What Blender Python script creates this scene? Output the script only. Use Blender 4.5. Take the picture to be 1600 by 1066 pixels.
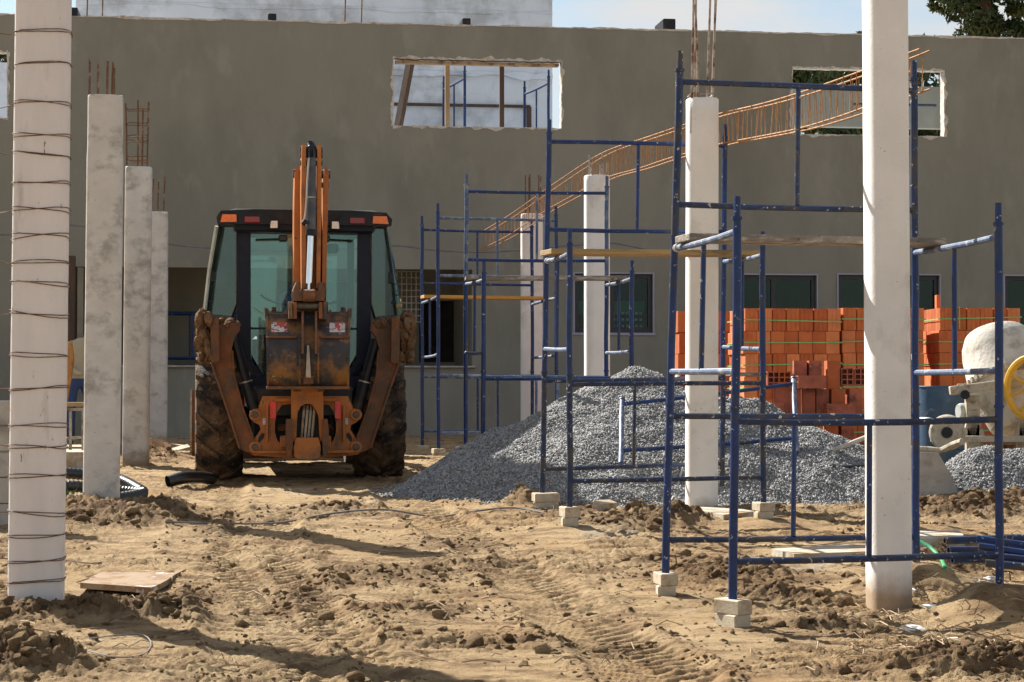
import bpy, math, random
import numpy as np
from mathutils import Vector, Matrix, Euler, noise as mnoise

random.seed(7); rng = np.random.default_rng(7)
R = math.radians; PI = math.pi
for o in list(bpy.data.objects): bpy.data.objects.remove(o)
scene = bpy.context.scene
C = scene.collection

# ------------------------------------------------------------------ camera
F = 3200.0; CAMZ = 1.25; HOR = 615.0
PITCH = math.atan((HOR - 533.0) / F)
cam = bpy.data.cameras.new('camera'); cam.sensor_width = 36.0; cam.lens = F / 1600 * 36.0
cam.clip_start = 0.1; cam.clip_end = 3000
cam.dof.use_dof = False
camo = bpy.data.objects.new('camera', cam); C.objects.link(camo)
camo.location = (0, 0, CAMZ); camo.rotation_euler = (R(90) + PITCH, 0, 0)
scene.camera = camo

# ------------------------------------------------------------------ sky and sun
SUN_EL = 40.0
sdir = Vector((-0.66, 0.75, 0)).normalized() * math.cos(R(SUN_EL)); sdir.z = math.sin(R(SUN_EL))
w = bpy.data.worlds.new('World'); scene.world = w; w.use_nodes = True
nt = w.node_tree; nt.nodes.clear()
def wn(t): return nt.nodes.new(t)
sky = wn('ShaderNodeTexSky'); sky.sky_type = 'NISHITA'; sky.sun_disc = False
sky.sun_elevation = R(SUN_EL); sky.sun_rotation = math.atan2(sdir.x, sdir.y)
sky.air_density = 1.1; sky.dust_density = 0.6; sky.ozone_density = 1.0
tc = wn('ShaderNodeTexCoord'); mp = wn('ShaderNodeMapping'); mp.inputs['Scale'].default_value = (1.0, 1.0, 2.4)
nz = wn('ShaderNodeTexNoise'); nz.inputs['Scale'].default_value = 5.0; nz.inputs['Detail'].default_value = 7; nz.inputs['Roughness'].default_value = 0.58
rp = wn('ShaderNodeValToRGB'); rp.color_ramp.elements[0].position = 0.42; rp.color_ramp.elements[1].position = 0.60
mx = wn('ShaderNodeMixRGB'); mx.inputs['Color2'].default_value = (6.0, 6.0, 6.0, 1)
bg = wn('ShaderNodeBackground'); bg.inputs['Strength'].default_value = 0.05
out = wn('ShaderNodeOutputWorld')
nt.links.new(tc.outputs['Generated'], mp.inputs['Vector']); nt.links.new(mp.outputs['Vector'], nz.inputs['Vector'])
nt.links.new(nz.outputs['Fac'], rp.inputs['Fac']); nt.links.new(rp.outputs['Color'], mx.inputs['Fac'])
nt.links.new(sky.outputs['Color'], mx.inputs['Color1']); nt.links.new(mx.outputs['Color'], bg.inputs['Color'])
nt.links.new(bg.outputs['Background'], out.inputs['Surface'])
sl = bpy.data.lights.new('sun', 'SUN'); sl.energy = 5.0; sl.angle = R(0.5); sl.color = (1.0, 0.95, 0.86)
so = bpy.data.objects.new('sun', sl); C.objects.link(so)
so.rotation_euler = sdir.to_track_quat('Z', 'Y').to_euler(); so.location = (-20, 20, 30)
scene.view_settings.view_transform = 'Standard'; scene.view_settings.look = 'None'
scene.view_settings.gamma = 1.0; scene.view_settings.exposure = 1.35

# ------------------------------------------------------------------ pixel -> place
def ray(px, py):
    a = (px - 800.0) / F; b = (533.0 - py) / F; c, s = math.cos(PITCH), math.sin(PITCH)
    return Vector((a, c - b * s, s + b * c))
def P(px, py, Y):
    d = ray(px, py); return Vector((0, 0, CAMZ)) + d * (Y / d.y)
TH = R(7.5)                                             # the building's axes are turned this much
UD = Vector((math.cos(TH), math.sin(TH), 0)); ND = Vector((-math.sin(TH), math.cos(TH), 0))

# ------------------------------------------------------------------ noise
_perm = np.random.default_rng(3).permutation(512); _perm = np.concatenate([_perm, _perm])
_ang = np.random.default_rng(4).random(512) * 2 * PI
_gx, _gy = np.cos(_ang), np.sin(_ang)
def perlin(x, y):
    x = np.asarray(x, float); y = np.asarray(y, float)
    xi = np.floor(x).astype(int); yi = np.floor(y).astype(int); xf = x - xi; yf = y - yi
    u = xf**3 * (xf * (xf * 6 - 15) + 10); v = yf**3 * (yf * (yf * 6 - 15) + 10)
    def g(ix, iy, dx, dy):
        h = _perm[(_perm[ix & 511] + iy) & 511]; return _gx[h] * dx + _gy[h] * dy
    a = g(xi, yi, xf, yf); b = g(xi + 1, yi, xf - 1, yf); c = g(xi, yi + 1, xf, yf - 1); d = g(xi + 1, yi + 1, xf - 1, yf - 1)
    return (a + u * (b - a)) * (1 - v) + (c + u * (d - c)) * v
def fbm(x, y, n=4, g=0.5):
    s = 0; a = 1.0; t = 0
    for i in range(n):
        s = s + a * perlin(x * 2**i + 17.3 * i, y * 2**i - 9.1 * i); t += a; a *= g
    return s / t * 1.6
def billow(x, y, n=3):
    s = 0; a = 1.0; t = 0
    for i in range(n):
        s = s + a * np.minimum(1, np.abs(perlin(x * 2.1**i + 11.7 * i, y * 2.1**i + 3.3 * i)) * 2.4); t += a; a *= 0.6
    return s / t
def ridge(x, y, n=4):
    s = 0; a = 1.0; t = 0
    for i in range(n):
        s = s + a * (1 - np.abs(perlin(x * 2**i + 31.7 * i, y * 2**i + 5.3 * i)) * 2.2); t += a; a *= 0.55
    return s / t

# ------------------------------------------------------------------ mesh helpers
class MB:
    def __init__(s): s.v = []; s.f = []
    def add(s, vs, fs):
        b = len(s.v); s.v += [tuple(q) for q in vs]; s.f += [tuple(i + b for i in f) for f in fs]; return s
    def box(s, c, size, rot=None, ch=0.0):
        hx, hy, hz = size[0] / 2, size[1] / 2, size[2] / 2; m = rot if rot is not None else Matrix.Identity(3); c = Vector(c)
        if ch <= 0:
            vs = [Vector((x, y, z)) for x in (-hx, hx) for y in (-hy, hy) for z in (-hz, hz)]
            fs = [(0, 1, 3, 2), (4, 6, 7, 5), (0, 4, 5, 1), (2, 3, 7, 6), (0, 2, 6, 4), (1, 5, 7, 3)]
        else:
            vs = []; idx = {}
            for sx in (-1, 1):
                for sy in (-1, 1):
                    for sz in (-1, 1):
                        idx[sx, sy, sz] = len(vs)
                        vs += [Vector((sx * hx, sy * (hy - ch), sz * (hz - ch))), Vector((sx * (hx - ch), sy * hy, sz * (hz - ch))), Vector((sx * (hx - ch), sy * (hy - ch), sz * hz))]
            fs = []
            def q(ax, sg):
                k = []
                o = [(-1, -1), (1, -1), (1, 1), (-1, 1)]
                for a, b in o:
                    t = [0, 0, 0]; t[ax] = sg; t[(ax + 1) % 3] = a; t[(ax + 2) % 3] = b; k.append(idx[tuple(t)] + ax)
                return tuple(k if sg > 0 else k[::-1])
            for ax in range(3):
                for sg in (-1, 1): fs.append(q(ax, sg))
            for ax in range(3):
                b1, b2 = (ax + 1) % 3, (ax + 2) % 3
                for s1 in (-1, 1):
                    for s2 in (-1, 1):
                        def gi(e, k):
                            t = [0, 0, 0]; t[ax] = e; t[b1] = s1; t[b2] = s2; return idx[tuple(t)] + k
                        f = (gi(-1, b1), gi(1, b1), gi(1, b2), gi(-1, b2)); fs.append(f if s1 * s2 < 0 else f[::-1])
            for (sx, sy, sz), i in idx.items(): fs.append((i, i + 1, i + 2) if sx * sy * sz > 0 else (i, i + 2, i + 1))
        return s.add([m @ v + c for v in vs], fs)
    def tube(s, p0, p1, r0, r1=None, n=10, caps=True):
        return s.path([p0, p1], [r0, r0 if r1 is None else r1], n, caps)
    def path(s, pts, r, n=6, caps=True, closed=False):
        pts = [Vector(p) for p in pts]; k = len(pts)
        rs = r if isinstance(r, (list, tuple)) else [r] * k
        vs = []; up = None
        for i, p in enumerate(pts):
            if closed: d = pts[(i + 1) % k] - pts[i - 1]
            else: d = pts[min(i + 1, k - 1)] - pts[max(i - 1, 0)]
            d.normalize()
            if up is None: up = Vector((0, 0, 1)) if abs(d.z) < 0.9 else Vector((1, 0, 0))
            a = d.cross(up); a.normalize(); b = a.cross(d); b.normalize(); up = b
            for j in range(n):
                t = 2 * PI * j / n; vs.append(p + (a * math.cos(t) + b * math.sin(t)) * rs[i])
        fs = []
        for i in range(k if closed else k - 1):
            i2 = (i + 1) % k
            for j in range(n): fs.append((i * n + j, i2 * n + j, i2 * n + (j + 1) % n, i * n + (j + 1) % n))
        if caps and not closed: fs.append(tuple(range(n))); fs.append(tuple((k - 1) * n + j for j in range(n))[::-1])
        return s.add(vs, fs)
    def prism(s, poly, ext):                      # poly: 3-D points, ext: vector
        n = len(poly); e = Vector(ext); poly = [Vector(p) for p in poly]
        vs = poly + [p + e for p in poly]
        return s.add(vs, [tuple(range(n))[::-1], tuple(range(n, 2 * n))] + [(i, (i + 1) % n, n + (i + 1) % n, n + i) for i in range(n)])
    def lathe(s, prof, c, axis, n=24, caps=False):       # prof: (r, h) along axis
        c = Vector(c); ax = Vector(axis).normalized(); t = Vector((0, 0, 1)) if abs(ax.z) < 0.9 else Vector((1, 0, 0))
        a = ax.cross(t).normalized(); b = ax.cross(a)
        vs = [c + ax * h + (a * math.cos(2 * PI * j / n) + b * math.sin(2 * PI * j / n)) * r for r, h in prof for j in range(n)]
        fs = [(i * n + j, i * n + (j + 1) % n, (i + 1) * n + (j + 1) % n, (i + 1) * n + j) for i in range(len(prof) - 1) for j in range(n)]
        if caps: fs += [tuple(range(n))[::-1], tuple((len(prof) - 1) * n + j for j in range(n))]
        return s.add(vs, fs)
    def quad(s, a, b, c, d): return s.add([a, b, c, d], [(0, 1, 2, 3)])
    def lump(s, c, r, seed=0, amp=0.35, fr=1.6, sub=2, sq=(1, 1, 1)):
        vs, fs = ico(sub); c = Vector(c); o = Vector((seed * 7.13, seed * 3.7, seed * 1.9))
        nv = []
        for v in vs:
            k = 1 + amp * mnoise.fractal(v * fr + o, 0.9, 2.1, 4)
            nv.append(c + Vector((v.x * r * sq[0], v.y * r * sq[1], v.z * r * sq[2])) * k)
        return s.add(nv, fs)
    def build(s, name, m, parent=None, smooth=True, ang=35, fix=True):
        me = bpy.data.meshes.new(name)
        off = Vector(parent.get('_o', (0, 0, 0))) if parent else Vector((0, 0, 0))
        me.from_pydata([(x - off.x, y - off.y, z - off.z) for x, y, z in s.v], [], s.f)
        if fix:
            import bmesh
            bm = bmesh.new(); bm.from_mesh(me); bmesh.ops.recalc_face_normals(bm, faces=bm.faces); bm.to_mesh(me); bm.free()
        if smooth:
            me.polygons.foreach_set('use_smooth', [True] * len(me.polygons)); me.set_sharp_from_angle(angle=R(ang))
        return link(name, me, m, parent)
_ico = {}
def ico(sub):
    if sub == 0: return [Vector(v) for v in ((1, 0, 0), (-1, 0, 0), (0, 1, 0), (0, -1, 0), (0, 0, 1), (0, 0, -1))], [(0, 2, 4), (2, 1, 4), (1, 3, 4), (3, 0, 4), (2, 0, 5), (1, 2, 5), (3, 1, 5), (0, 3, 5)]
    if sub in _ico: return _ico[sub]
    import bmesh
    bm = bmesh.new(); bmesh.ops.create_icosphere(bm, subdivisions=sub, radius=1)
    bm.verts.ensure_lookup_table()
    _ico[sub] = ([v.co.copy() for v in bm.verts], [tuple(v.index for v in f.verts) for f in bm.faces]); bm.free()
    return _ico[sub]
def link(name, me, m, parent=None):
    if m is not None and not me.materials: me.materials.append(m)
    o = bpy.data.objects.new(name, me); C.objects.link(o)
    if parent: o.parent = parent; o['_o'] = parent.get('_o', (0, 0, 0))
    return o
def tag(o, label, cat, group=None, kind=None):
    if label: o['label'] = label
    if cat: o['category'] = cat
    if group: o['group'] = group
    if kind: o['kind'] = kind
    return o
def thing(name, label, cat, loc=(0, 0, 0), group=None, local=False):
    o = bpy.data.objects.new(name, None); C.objects.link(o); o.location = loc; o.empty_display_size = 0.2
    o['_o'] = (0, 0, 0) if local else tuple(loc)
    return tag(o, label, cat, group)
def rz(a): return Matrix.Rotation(a, 3, 'Z')
def one(name, mb, m, label, cat, group=None, loc=None, **k):       # a thing that is a single mesh, origin at its base
    if loc is None:
        a = np.array(mb.v); loc = ((a[:, 0].min() + a[:, 0].max()) / 2, (a[:, 1].min() + a[:, 1].max()) / 2, a[:, 2].min())
    mb.v = [(x - loc[0], y - loc[1], z - loc[2]) for x, y, z in mb.v]
    o = mb.build(name, m, **k); o.location = loc
    return tag(o, label, cat, group)

# ------------------------------------------------------------------ materials
def material(name, col, rough=0.7, metal=0.0, var=0.15, vs=6.0, col2=None, c2=(0.5, 0.62), s2=3.0, col3=None, c3=(0.6, 0.66), s3=30.0, bump=0.0, bs=60.0, spec=0.4, stretch=(1, 1, 1), coat=0.0, seed=0.0, obj=False, dirt=0.0):
    m = bpy.data.materials.new(name); m.use_nodes = True; t = m.node_tree; N = t.nodes; L = t.links
    b = N['Principled BSDF']; b.inputs['Roughness'].default_value = rough; b.inputs['Metallic'].default_value = metal
    b.inputs['Specular IOR Level'].default_value = spec; b.inputs['Coat Weight'].default_value = coat
    if obj: pos = N.new('ShaderNodeTexCoord').outputs['Object']
    else: pos = N.new('ShaderNodeNewGeometry').outputs['Position']
    mp = N.new('ShaderNodeMapping'); mp.inputs['Scale'].default_value = stretch; mp.inputs['Location'].default_value = (seed, seed * 2, seed * 3)
    L.new(pos, mp.inputs['Vector']); pos = mp.outputs['Vector']
    def noise(sc, det=5, ro=0.6):
        n = N.new('ShaderNodeTexNoise'); n.inputs['Scale'].default_value = sc; n.inputs['Detail'].default_value = det; n.inputs['Roughness'].default_value = ro
        L.new(pos, n.inputs['Vector']); return n.outputs['Fac']
    def ramp(src, lo, hi):
        r = N.new('ShaderNodeMapRange'); r.inputs['From Min'].default_value = lo; r.inputs['From Max'].default_value = hi; L.new(src, r.inputs['Value']); return r.outputs['Result']
    def mix(f, a, bb):
        x = N.new('ShaderNodeMixRGB')
        L.new(f, x.inputs['Fac'])
        for k, q in (('Color1', a), ('Color2', bb)):
            if isinstance(q, tuple): x.inputs[k].default_value = (*q, 1)
            else: L.new(q, x.inputs[k])
        return x.outputs['Color']
    lo = tuple(max(0, c * (1 - var)) for c in col); hi = tuple(c * (1 + var) for c in col)
    c = mix(ramp(noise(vs), 0.3, 0.7), lo, hi)
    if col2: c = mix(ramp(noise(s2, 8, 0.65), *c2), c, col2)
    if col3: c = mix(ramp(noise(s3, 4, 0.6), *c3), c, col3)
    if dirt > 0:                                        # splashed soil near the foot of the thing (its own axes)
        tcz = N.new('ShaderNodeTexCoord'); sx = N.new('ShaderNodeSeparateXYZ'); L.new(tcz.outputs['Object'], sx.inputs[0])
        ad = N.new('ShaderNodeMath'); ad.operation = 'MULTIPLY_ADD'; ad.inputs[1].default_value = dirt * 1.6; L.new(noise(7, 7, 0.7), ad.inputs[0]); ad.inputs[2].default_value = -dirt * 0.55
        sb = N.new('ShaderNodeMath'); sb.operation = 'SUBTRACT'; L.new(ad.outputs[0], sb.inputs[0]); L.new(sx.outputs['Z'], sb.inputs[1])
        c = mix(ramp(sb.outputs[0], -0.05, 0.10), c, (0.34, 0.25, 0.165))
    L.new(c, b.inputs['Base Color'])
    r = ramp(noise(vs * 2.3), 0.2, 0.8); mr = N.new('ShaderNodeMapRange'); mr.inputs['To Min'].default_value = max(0.02, rough - 0.12); mr.inputs['To Max'].default_value = min(1, rough + 0.1)
    L.new(r, mr.inputs['Value']); L.new(mr.outputs['Result'], b.inputs['Roughness'])
    if bump > 0:
        bp = N.new('ShaderNodeBump'); bp.inputs['Strength'].default_value = 1.0; bp.inputs['Distance'].default_value = bump
        L.new(noise(bs, 6, 0.65), bp.inputs['Height']); L.new(bp.outputs['Normal'], b.inputs['Normal'])
    return m
M = {}
M['wall'] = material('grey_render', (0.225, 0.222, 0.188), 0.9, var=0.08, vs=0.8, col2=(0.185, 0.183, 0.155), c2=(0.48, 0.66), s2=0.7, col3=(0.265, 0.26, 0.225), c3=(0.57, 0.75), s3=2.2, stretch=(1.0, 1.0, 0.45), bump=0.004, bs=25, spec=0.2)
M['wall_edge'] = material('broken_plaster', (0.52, 0.49, 0.44), 0.95, var=0.25, vs=12, col2=(0.33, 0.22, 0.15), c2=(0.55, 0.7), s2=7, bump=0.02, bs=30, spec=0.1)
M['white_wall'] = material('whitewashed_concrete', (0.60, 0.63, 0.68), 0.9, var=0.12, vs=0.7, col2=(0.40, 0.41, 0.43), c2=(0.48, 0.62), s2=0.9, bump=0.006, bs=9, spec=0.2)
M['col_white'] = material('pale_concrete', (0.70, 0.68, 0.65), 0.85, var=0.07, vs=3, col2=(0.47, 0.45, 0.42), c2=(0.55, 0.75), s2=2.2, col3=(0.13, 0.11, 0.09), c3=(0.70, 0.715), s3=40, bump=0.002, bs=45, spec=0.25, dirt=0.10)
M['col_grey'] = material('grey_concrete', (0.52, 0.50, 0.47), 0.88, var=0.10, vs=4, col2=(0.31, 0.295, 0.27), c2=(0.50, 0.66), s2=3.6, col3=(0.15, 0.14, 0.12), c3=(0.69, 0.73), s3=26, bump=0.004, bs=40, spec=0.25, stretch=(1.2, 1.2, 1.6), dirt=0.14)
M['col_pink'] = material('pinkish_concrete', (0.65, 0.61, 0.59), 0.85, var=0.06, vs=3, col2=(0.38, 0.33, 0.29), c2=(0.6, 0.78), s2=3.2, col3=(0.24, 0.17, 0.12), c3=(0.69, 0.73), s3=17, bump=0.002, bs=40, spec=0.25, stretch=(2.2, 2.2, 0.5), dirt=0.16)
M['rust'] = material('rusty_rebar', (0.13, 0.065, 0.035), 0.85, var=0.4, vs=30, col2=(0.30, 0.25, 0.20), c2=(0.55, 0.65), s2=6, bump=0.002, bs=200)
M['rebar_grey'] = material('cement_splashed_rebar', (0.36, 0.31, 0.26), 0.85, var=0.3, vs=30, col2=(0.14, 0.07, 0.04), c2=(0.5, 0.6), s2=7, bump=0.002, bs=200)
M['cage'] = material('orange_rusty_rebar', (0.36, 0.175, 0.055), 0.75, var=0.3, vs=20, col2=(0.22, 0.09, 0.03), c2=(0.5, 0.65), s2=9, bump=0.001, bs=150)
M['blue'] = material('worn_blue_paint', (0.007, 0.027, 0.11), 0.38, var=0.3, vs=8, col2=(0.03, 0.033, 0.045), c2=(0.54, 0.66), s2=6, col3=(0.36, 0.37, 0.36), c3=(0.655, 0.69), s3=30, bump=0.001, bs=90, spec=0.35)
M['blue2'] = material('dark_scuffed_blue_paint', (0.012, 0.026, 0.075), 0.5, var=0.3, vs=9, col2=(0.045, 0.042, 0.045), c2=(0.50, 0.6), s2=7, col3=(0.42, 0.41, 0.37), c3=(0.62, 0.68), s3=30, bump=0.001, bs=90, spec=0.35)
M['blue3'] = material('worn_sunlit_blue_paint', (0.05, 0.085, 0.17), 0.5, var=0.25, vs=9, col2=(0.20, 0.21, 0.22), c2=(0.52, 0.62), s2=9, col3=(0.40, 0.40, 0.37), c3=(0.64, 0.67), s3=40, bump=0.001, bs=90, spec=0.5)  # paler than the other blues: sunlit look put into the worn paint
M['galv'] = material('bare_steel', (0.34, 0.31, 0.26), 0.5, 0.5, var=0.3, vs=20, col2=(0.18, 0.12, 0.07), c2=(0.52, 0.62), s2=12)
M['plank_grey'] = material('weathered_plank', (0.19, 0.165, 0.14), 0.9, var=0.4, vs=14, col2=(0.36, 0.33, 0.29), c2=(0.52, 0.62), s2=14, col3=(0.05, 0.04, 0.03), c3=(0.6, 0.66), s3=22, bump=0.004, bs=40, stretch=(0.5, 1, 1.5))
M['plank_tan'] = material('tan_plank', (0.32, 0.22, 0.10), 0.85, var=0.25, vs=8, col2=(0.16, 0.11, 0.06), c2=(0.55, 0.68), s2=6, bump=0.003, bs=30, stretch=(0.25, 1, 2.5))
M['plank_orange'] = material('yellow_form_plank', (0.46, 0.24, 0.05), 0.8, var=0.2, vs=8, bump=0.002, bs=30, stretch=(0.25, 1, 2.5))
M['wood_dark'] = material('dark_timber', (0.075, 0.048, 0.036), 0.85, var=0.3, vs=6, bump=0.003, bs=30, stretch=(2, 2, 0.4))
M['wood_tan'] = material('tan_timber', (0.34, 0.24, 0.14), 0.85, var=0.25, vs=6, col2=(0.14, 0.09, 0.06), c2=(0.52, 0.62), s2=2.5, bump=0.003, bs=30, stretch=(2, 2, 0.4))
M['brick'] = material('orange_clay_brick', (0.52, 0.155, 0.055), 0.85, var=0.18, vs=5, col2=(0.38, 0.09, 0.03), c2=(0.5, 0.7), s2=5, bump=0.002, bs=70, spec=0.2)
M['brick_b'] = material('light_clay_brick', (0.58, 0.20, 0.08), 0.85, var=0.15, vs=5, bump=0.002, bs=70, spec=0.2)
M['brick_c'] = material('deep_clay_brick', (0.42, 0.11, 0.04), 0.85, var=0.18, vs=6, bump=0.002, bs=70, spec=0.2)
M['brick_red'] = material('glossy_red_brick', (0.34, 0.085, 0.042), 0.6, var=0.3, vs=6, col2=(0.10, 0.03, 0.02), c2=(0.5, 0.68), s2=7, col3=(0.42, 0.22, 0.15), c3=(0.66, 0.72), s3=14, bump=0.003, bs=40)
M['strap'] = material('green_strap', (0.18, 0.44, 0.16), 0.5, var=0.15)
M['paver'] = material('cement_paver', (0.44, 0.38, 0.29), 0.92, var=0.15, vs=12, col2=(0.30, 0.21, 0.12), c2=(0.5, 0.68), s2=9, bump=0.004, bs=90, spec=0.15)
M['slab'] = material('dusty_slab', (0.40, 0.37, 0.31), 0.92, var=0.15, vs=6, col2=(0.30, 0.21, 0.12), c2=(0.45, 0.6), s2=5, bump=0.004, bs=50, spec=0.15)
M['slab_brown'] = material('muddy_board', (0.27, 0.20, 0.135), 0.92, var=0.15, vs=5, col2=(0.19, 0.115, 0.06), c2=(0.47, 0.58), s2=5, col3=(0.42, 0.42, 0.43), c3=(0.62, 0.68), s3=5, bump=0.004, bs=40, spec=0.15)
M['conc'] = material('rough_concrete', (0.36, 0.34, 0.31), 0.92, var=0.15, vs=7, col2=(0.24, 0.21, 0.18), c2=(0.5, 0.65), s2=5, bump=0.006, bs=40, spec=0.15)
M['black'] = material('black_plastic', (0.012, 0.013, 0.016), 0.35, var=0.3, vs=15, col2=(0.10, 0.075, 0.05), c2=(0.6, 0.75), s2=8, spec=0.5)
M['dark_metal'] = material('black_machine_paint', (0.007, 0.008, 0.011), 0.45, var=0.3, vs=15, col2=(0.05, 0.032, 0.02), c2=(0.55, 0.75), s2=5, spec=0.3)
M['navy'] = material('navy_trim', (0.004, 0.007, 0.020), 0.45, var=0.2, vs=8, spec=0.25)
M['orange'] = material('machine_orange', (0.41, 0.13, 0.019), 0.5, var=0.15, vs=5, col2=(0.20, 0.085, 0.03), c2=(0.52, 0.66), s2=4, col3=(0.08, 0.045, 0.03), c3=(0.63, 0.68), s3=22, bump=0.001, bs=60, spec=0.45)
M['orange_mud'] = material('muddy_orange_steel', (0.17, 0.065, 0.025), 0.75, var=0.3, vs=6, col2=(0.095, 0.055, 0.032), c2=(0.45, 0.6), s2=4, col3=(0.27, 0.085, 0.02), c3=(0.6, 0.7), s3=9, bump=0.006, bs=35)
M['bucket'] = material('worn_bucket_steel', (0.035, 0.028, 0.026), 0.55, var=0.3, vs=8, col2=(0.21, 0.09, 0.022), c2=(0.47, 0.60), s2=3.6, col3=(0.30, 0.24, 0.18), c3=(0.66, 0.70), s3=26, bump=0.004, bs=40, seed=1.7)
M['mud'] = material('dried_mud', (0.17, 0.10, 0.055), 0.95, var=0.35, vs=8, col2=(0.10, 0.055, 0.028), c2=(0.45, 0.62), s2=9, bump=0.02, bs=28, spec=0.1)
M['tyre'] = material('muddy_rubber', (0.025, 0.020, 0.017), 0.85, var=0.3, vs=8, col2=(0.15, 0.09, 0.05), c2=(0.40, 0.60), s2=4.5, col3=(0.20, 0.14, 0.09), c3=(0.58, 0.68), s3=16, bump=0.015, bs=40, spec=0.25)
M['chrome'] = material('chromed_rod', (0.75, 0.76, 0.80), 0.16, 1.0, var=0.04, vs=10)
M['cyl'] = material('grey_cylinder', (0.055, 0.06, 0.07), 0.4, 0.3, var=0.3, vs=10, col2=(0.12, 0.12, 0.12), c2=(0.5, 0.7), s2=6)
M['alu'] = material('pale_frame', (0.45, 0.47, 0.45), 0.45, 0.3, var=0.15, vs=10)
M['pin'] = material('worn_pin', (0.09, 0.075, 0.06), 0.5, 0.5, var=0.3, vs=20)
M['red'] = material('red_reflector', (0.80, 0.015, 0.015), 0.25, var=0.1, spec=0.6)
M['red_dark'] = material('red_lens', (0.20, 0.008, 0.008), 0.2, var=0.1, spec=0.6)
M['amber'] = material('amber_lens', (0.75, 0.16, 0.01), 0.2, var=0.15, vs=40, spec=0.6)
M['lens'] = material('lamp_lens', (0.72, 0.68, 0.60), 0.2, var=0.2, vs=60, spec=0.7)
M['decal'] = material('worn_red_white_decal', (0.52, 0.49, 0.45), 0.7, var=0.2, vs=30, col2=(0.42, 0.06, 0.06), c2=(0.5, 0.53), s2=14, col3=(0.06, 0.05, 0.05), c3=(0.58, 0.61), s3=24)
M['decal_w'] = material('white_decal', (0.70, 0.72, 0.75), 0.5, var=0.05)
M['seat'] = material('seat_blue', (0.02, 0.045, 0.12), 0.7, var=0.2)
M['winframe'] = material('dark_window_frame', (0.015, 0.018, 0.03), 0.4, var=0.2)
M['trim'] = material('pale_violet_trim', (0.30, 0.30, 0.38), 0.7, var=0.1)
M['room_shade'] = material('painted_room_shade', (0.03, 0.03, 0.03), 0.9, var=0.3)  # near-black panels behind openings, shade of the rooms put into the colour
M['bark'] = material('bark', (0.10, 0.07, 0.05), 0.95, var=0.3, bump=0.02, bs=10)
M['mixer'] = material('cement_caked_steel', (0.50, 0.47, 0.41), 0.85, var=0.15, vs=5, col2=(0.33, 0.29, 0.23), c2=(0.5, 0.64), s2=6, bump=0.01, bs=18)
M['mixer_frame'] = material('cement_caked_frame', (0.40, 0.35, 0.27), 0.85, var=0.2, vs=8, col2=(0.20, 0.15, 0.10), c2=(0.5, 0.64), s2=8, bump=0.006, bs=30)
M['yellow'] = material('yellow_paint', (0.62, 0.33, 0.02), 0.45, var=0.12, col2=(0.35, 0.2, 0.06), c2=(0.6, 0.7), s2=8)
M['drum'] = material('blue_oil_drum', (0.035, 0.075, 0.13), 0.5, var=0.3, vs=6, col2=(0.25, 0.25, 0.24), c2=(0.58, 0.68), s2=5)
M['card'] = material('broken_board', (0.42, 0.29, 0.17), 0.9, var=0.2, vs=6, col2=(0.28, 0.15, 0.08), c2=(0.5, 0.6), s2=4)
M['hose'] = material('green_hose', (0.03, 0.26, 0.10), 0.4, var=0.15)
M['cable'] = material('grey_cable', (0.16, 0.15, 0.15), 0.6, var=0.2)
M['cable_lt'] = material('pale_cable', (0.42, 0.38, 0.33), 0.7, var=0.2)
M['strip'] = material('perforated_strip', (0.42, 0.50, 0.60), 0.35, 0.6, var=0.15, vs=30)
M['white_litter'] = material('white_litter', (0.75, 0.75, 0.73), 0.7, var=0.1)
def glass(name, tint, refl=0.10, gcol=(0.7, 0.95, 0.92), body=0.0, bodycol=(0.05, 0.16, 0.15)):
    m = bpy.data.materials.new(name); m.use_nodes = True; t = m.node_tree; N = t.nodes; t.nodes.clear()
    o = N.new('ShaderNodeOutputMaterial'); tr = N.new('ShaderNodeBsdfTransparent'); tr.inputs['Color'].default_value = (*tint, 1)
    gl = N.new('ShaderNodeBsdfGlossy'); gl.inputs['Roughness'].default_value = 0.03; lwk = refl; gl.inputs['Color'].default_value = (*gcol, 1)
    df = N.new('ShaderNodeBsdfDiffuse'); df.inputs['Color'].default_value = (*bodycol, 1)
    nz = N.new('ShaderNodeTexNoise'); nz.inputs['Scale'].default_value = 3.0; nz.inputs['Detail'].default_value = 6
    g = N.new('ShaderNodeNewGeometry'); t.links.new(g.outputs['Position'], nz.inputs['Vector'])
    mr = N.new('ShaderNodeMapRange'); mr.inputs['From Min'].default_value = 0.3; mr.inputs['From Max'].default_value = 0.75; mr.inputs['To Min'].default_value = body * 0.5; mr.inputs['To Max'].default_value = min(1, body * 1.7)
    t.links.new(nz.outputs['Fac'], mr.inputs['Value'])
    m0 = N.new('ShaderNodeMixShader'); t.links.new(mr.outputs['Result'], m0.inputs['Fac']); t.links.new(tr.outputs[0], m0.inputs[1]); t.links.new(df.outputs[0], m0.inputs[2])
    lw = N.new('ShaderNodeLayerWeight'); lw.inputs['Blend'].default_value = 0.25
    ad = N.new('ShaderNodeMath'); ad.operation = 'ADD'; ad.inputs[1].default_value = refl; ad.use_clamp = True; t.links.new(lw.outputs['Fresnel'], ad.inputs[0])
    m1 = N.new('ShaderNodeMixShader'); t.links.new(ad.outputs[0], m1.inputs['Fac']); t.links.new(m0.outputs[0], m1.inputs[1]); t.links.new(gl.outputs[0], m1.inputs[2])
    t.links.new(m1.outputs[0], o.inputs['Surface']); return m
M['glass'] = glass('teal_tinted_glass', (0.83, 0.945, 0.95), 0.045, body=0.035, bodycol=(0.35, 0.52, 0.52))
M['winglass'] = glass('window_glass', (0.55, 0.66, 0.66), 0.0, gcol=(0.8, 0.95, 0.95))
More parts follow.
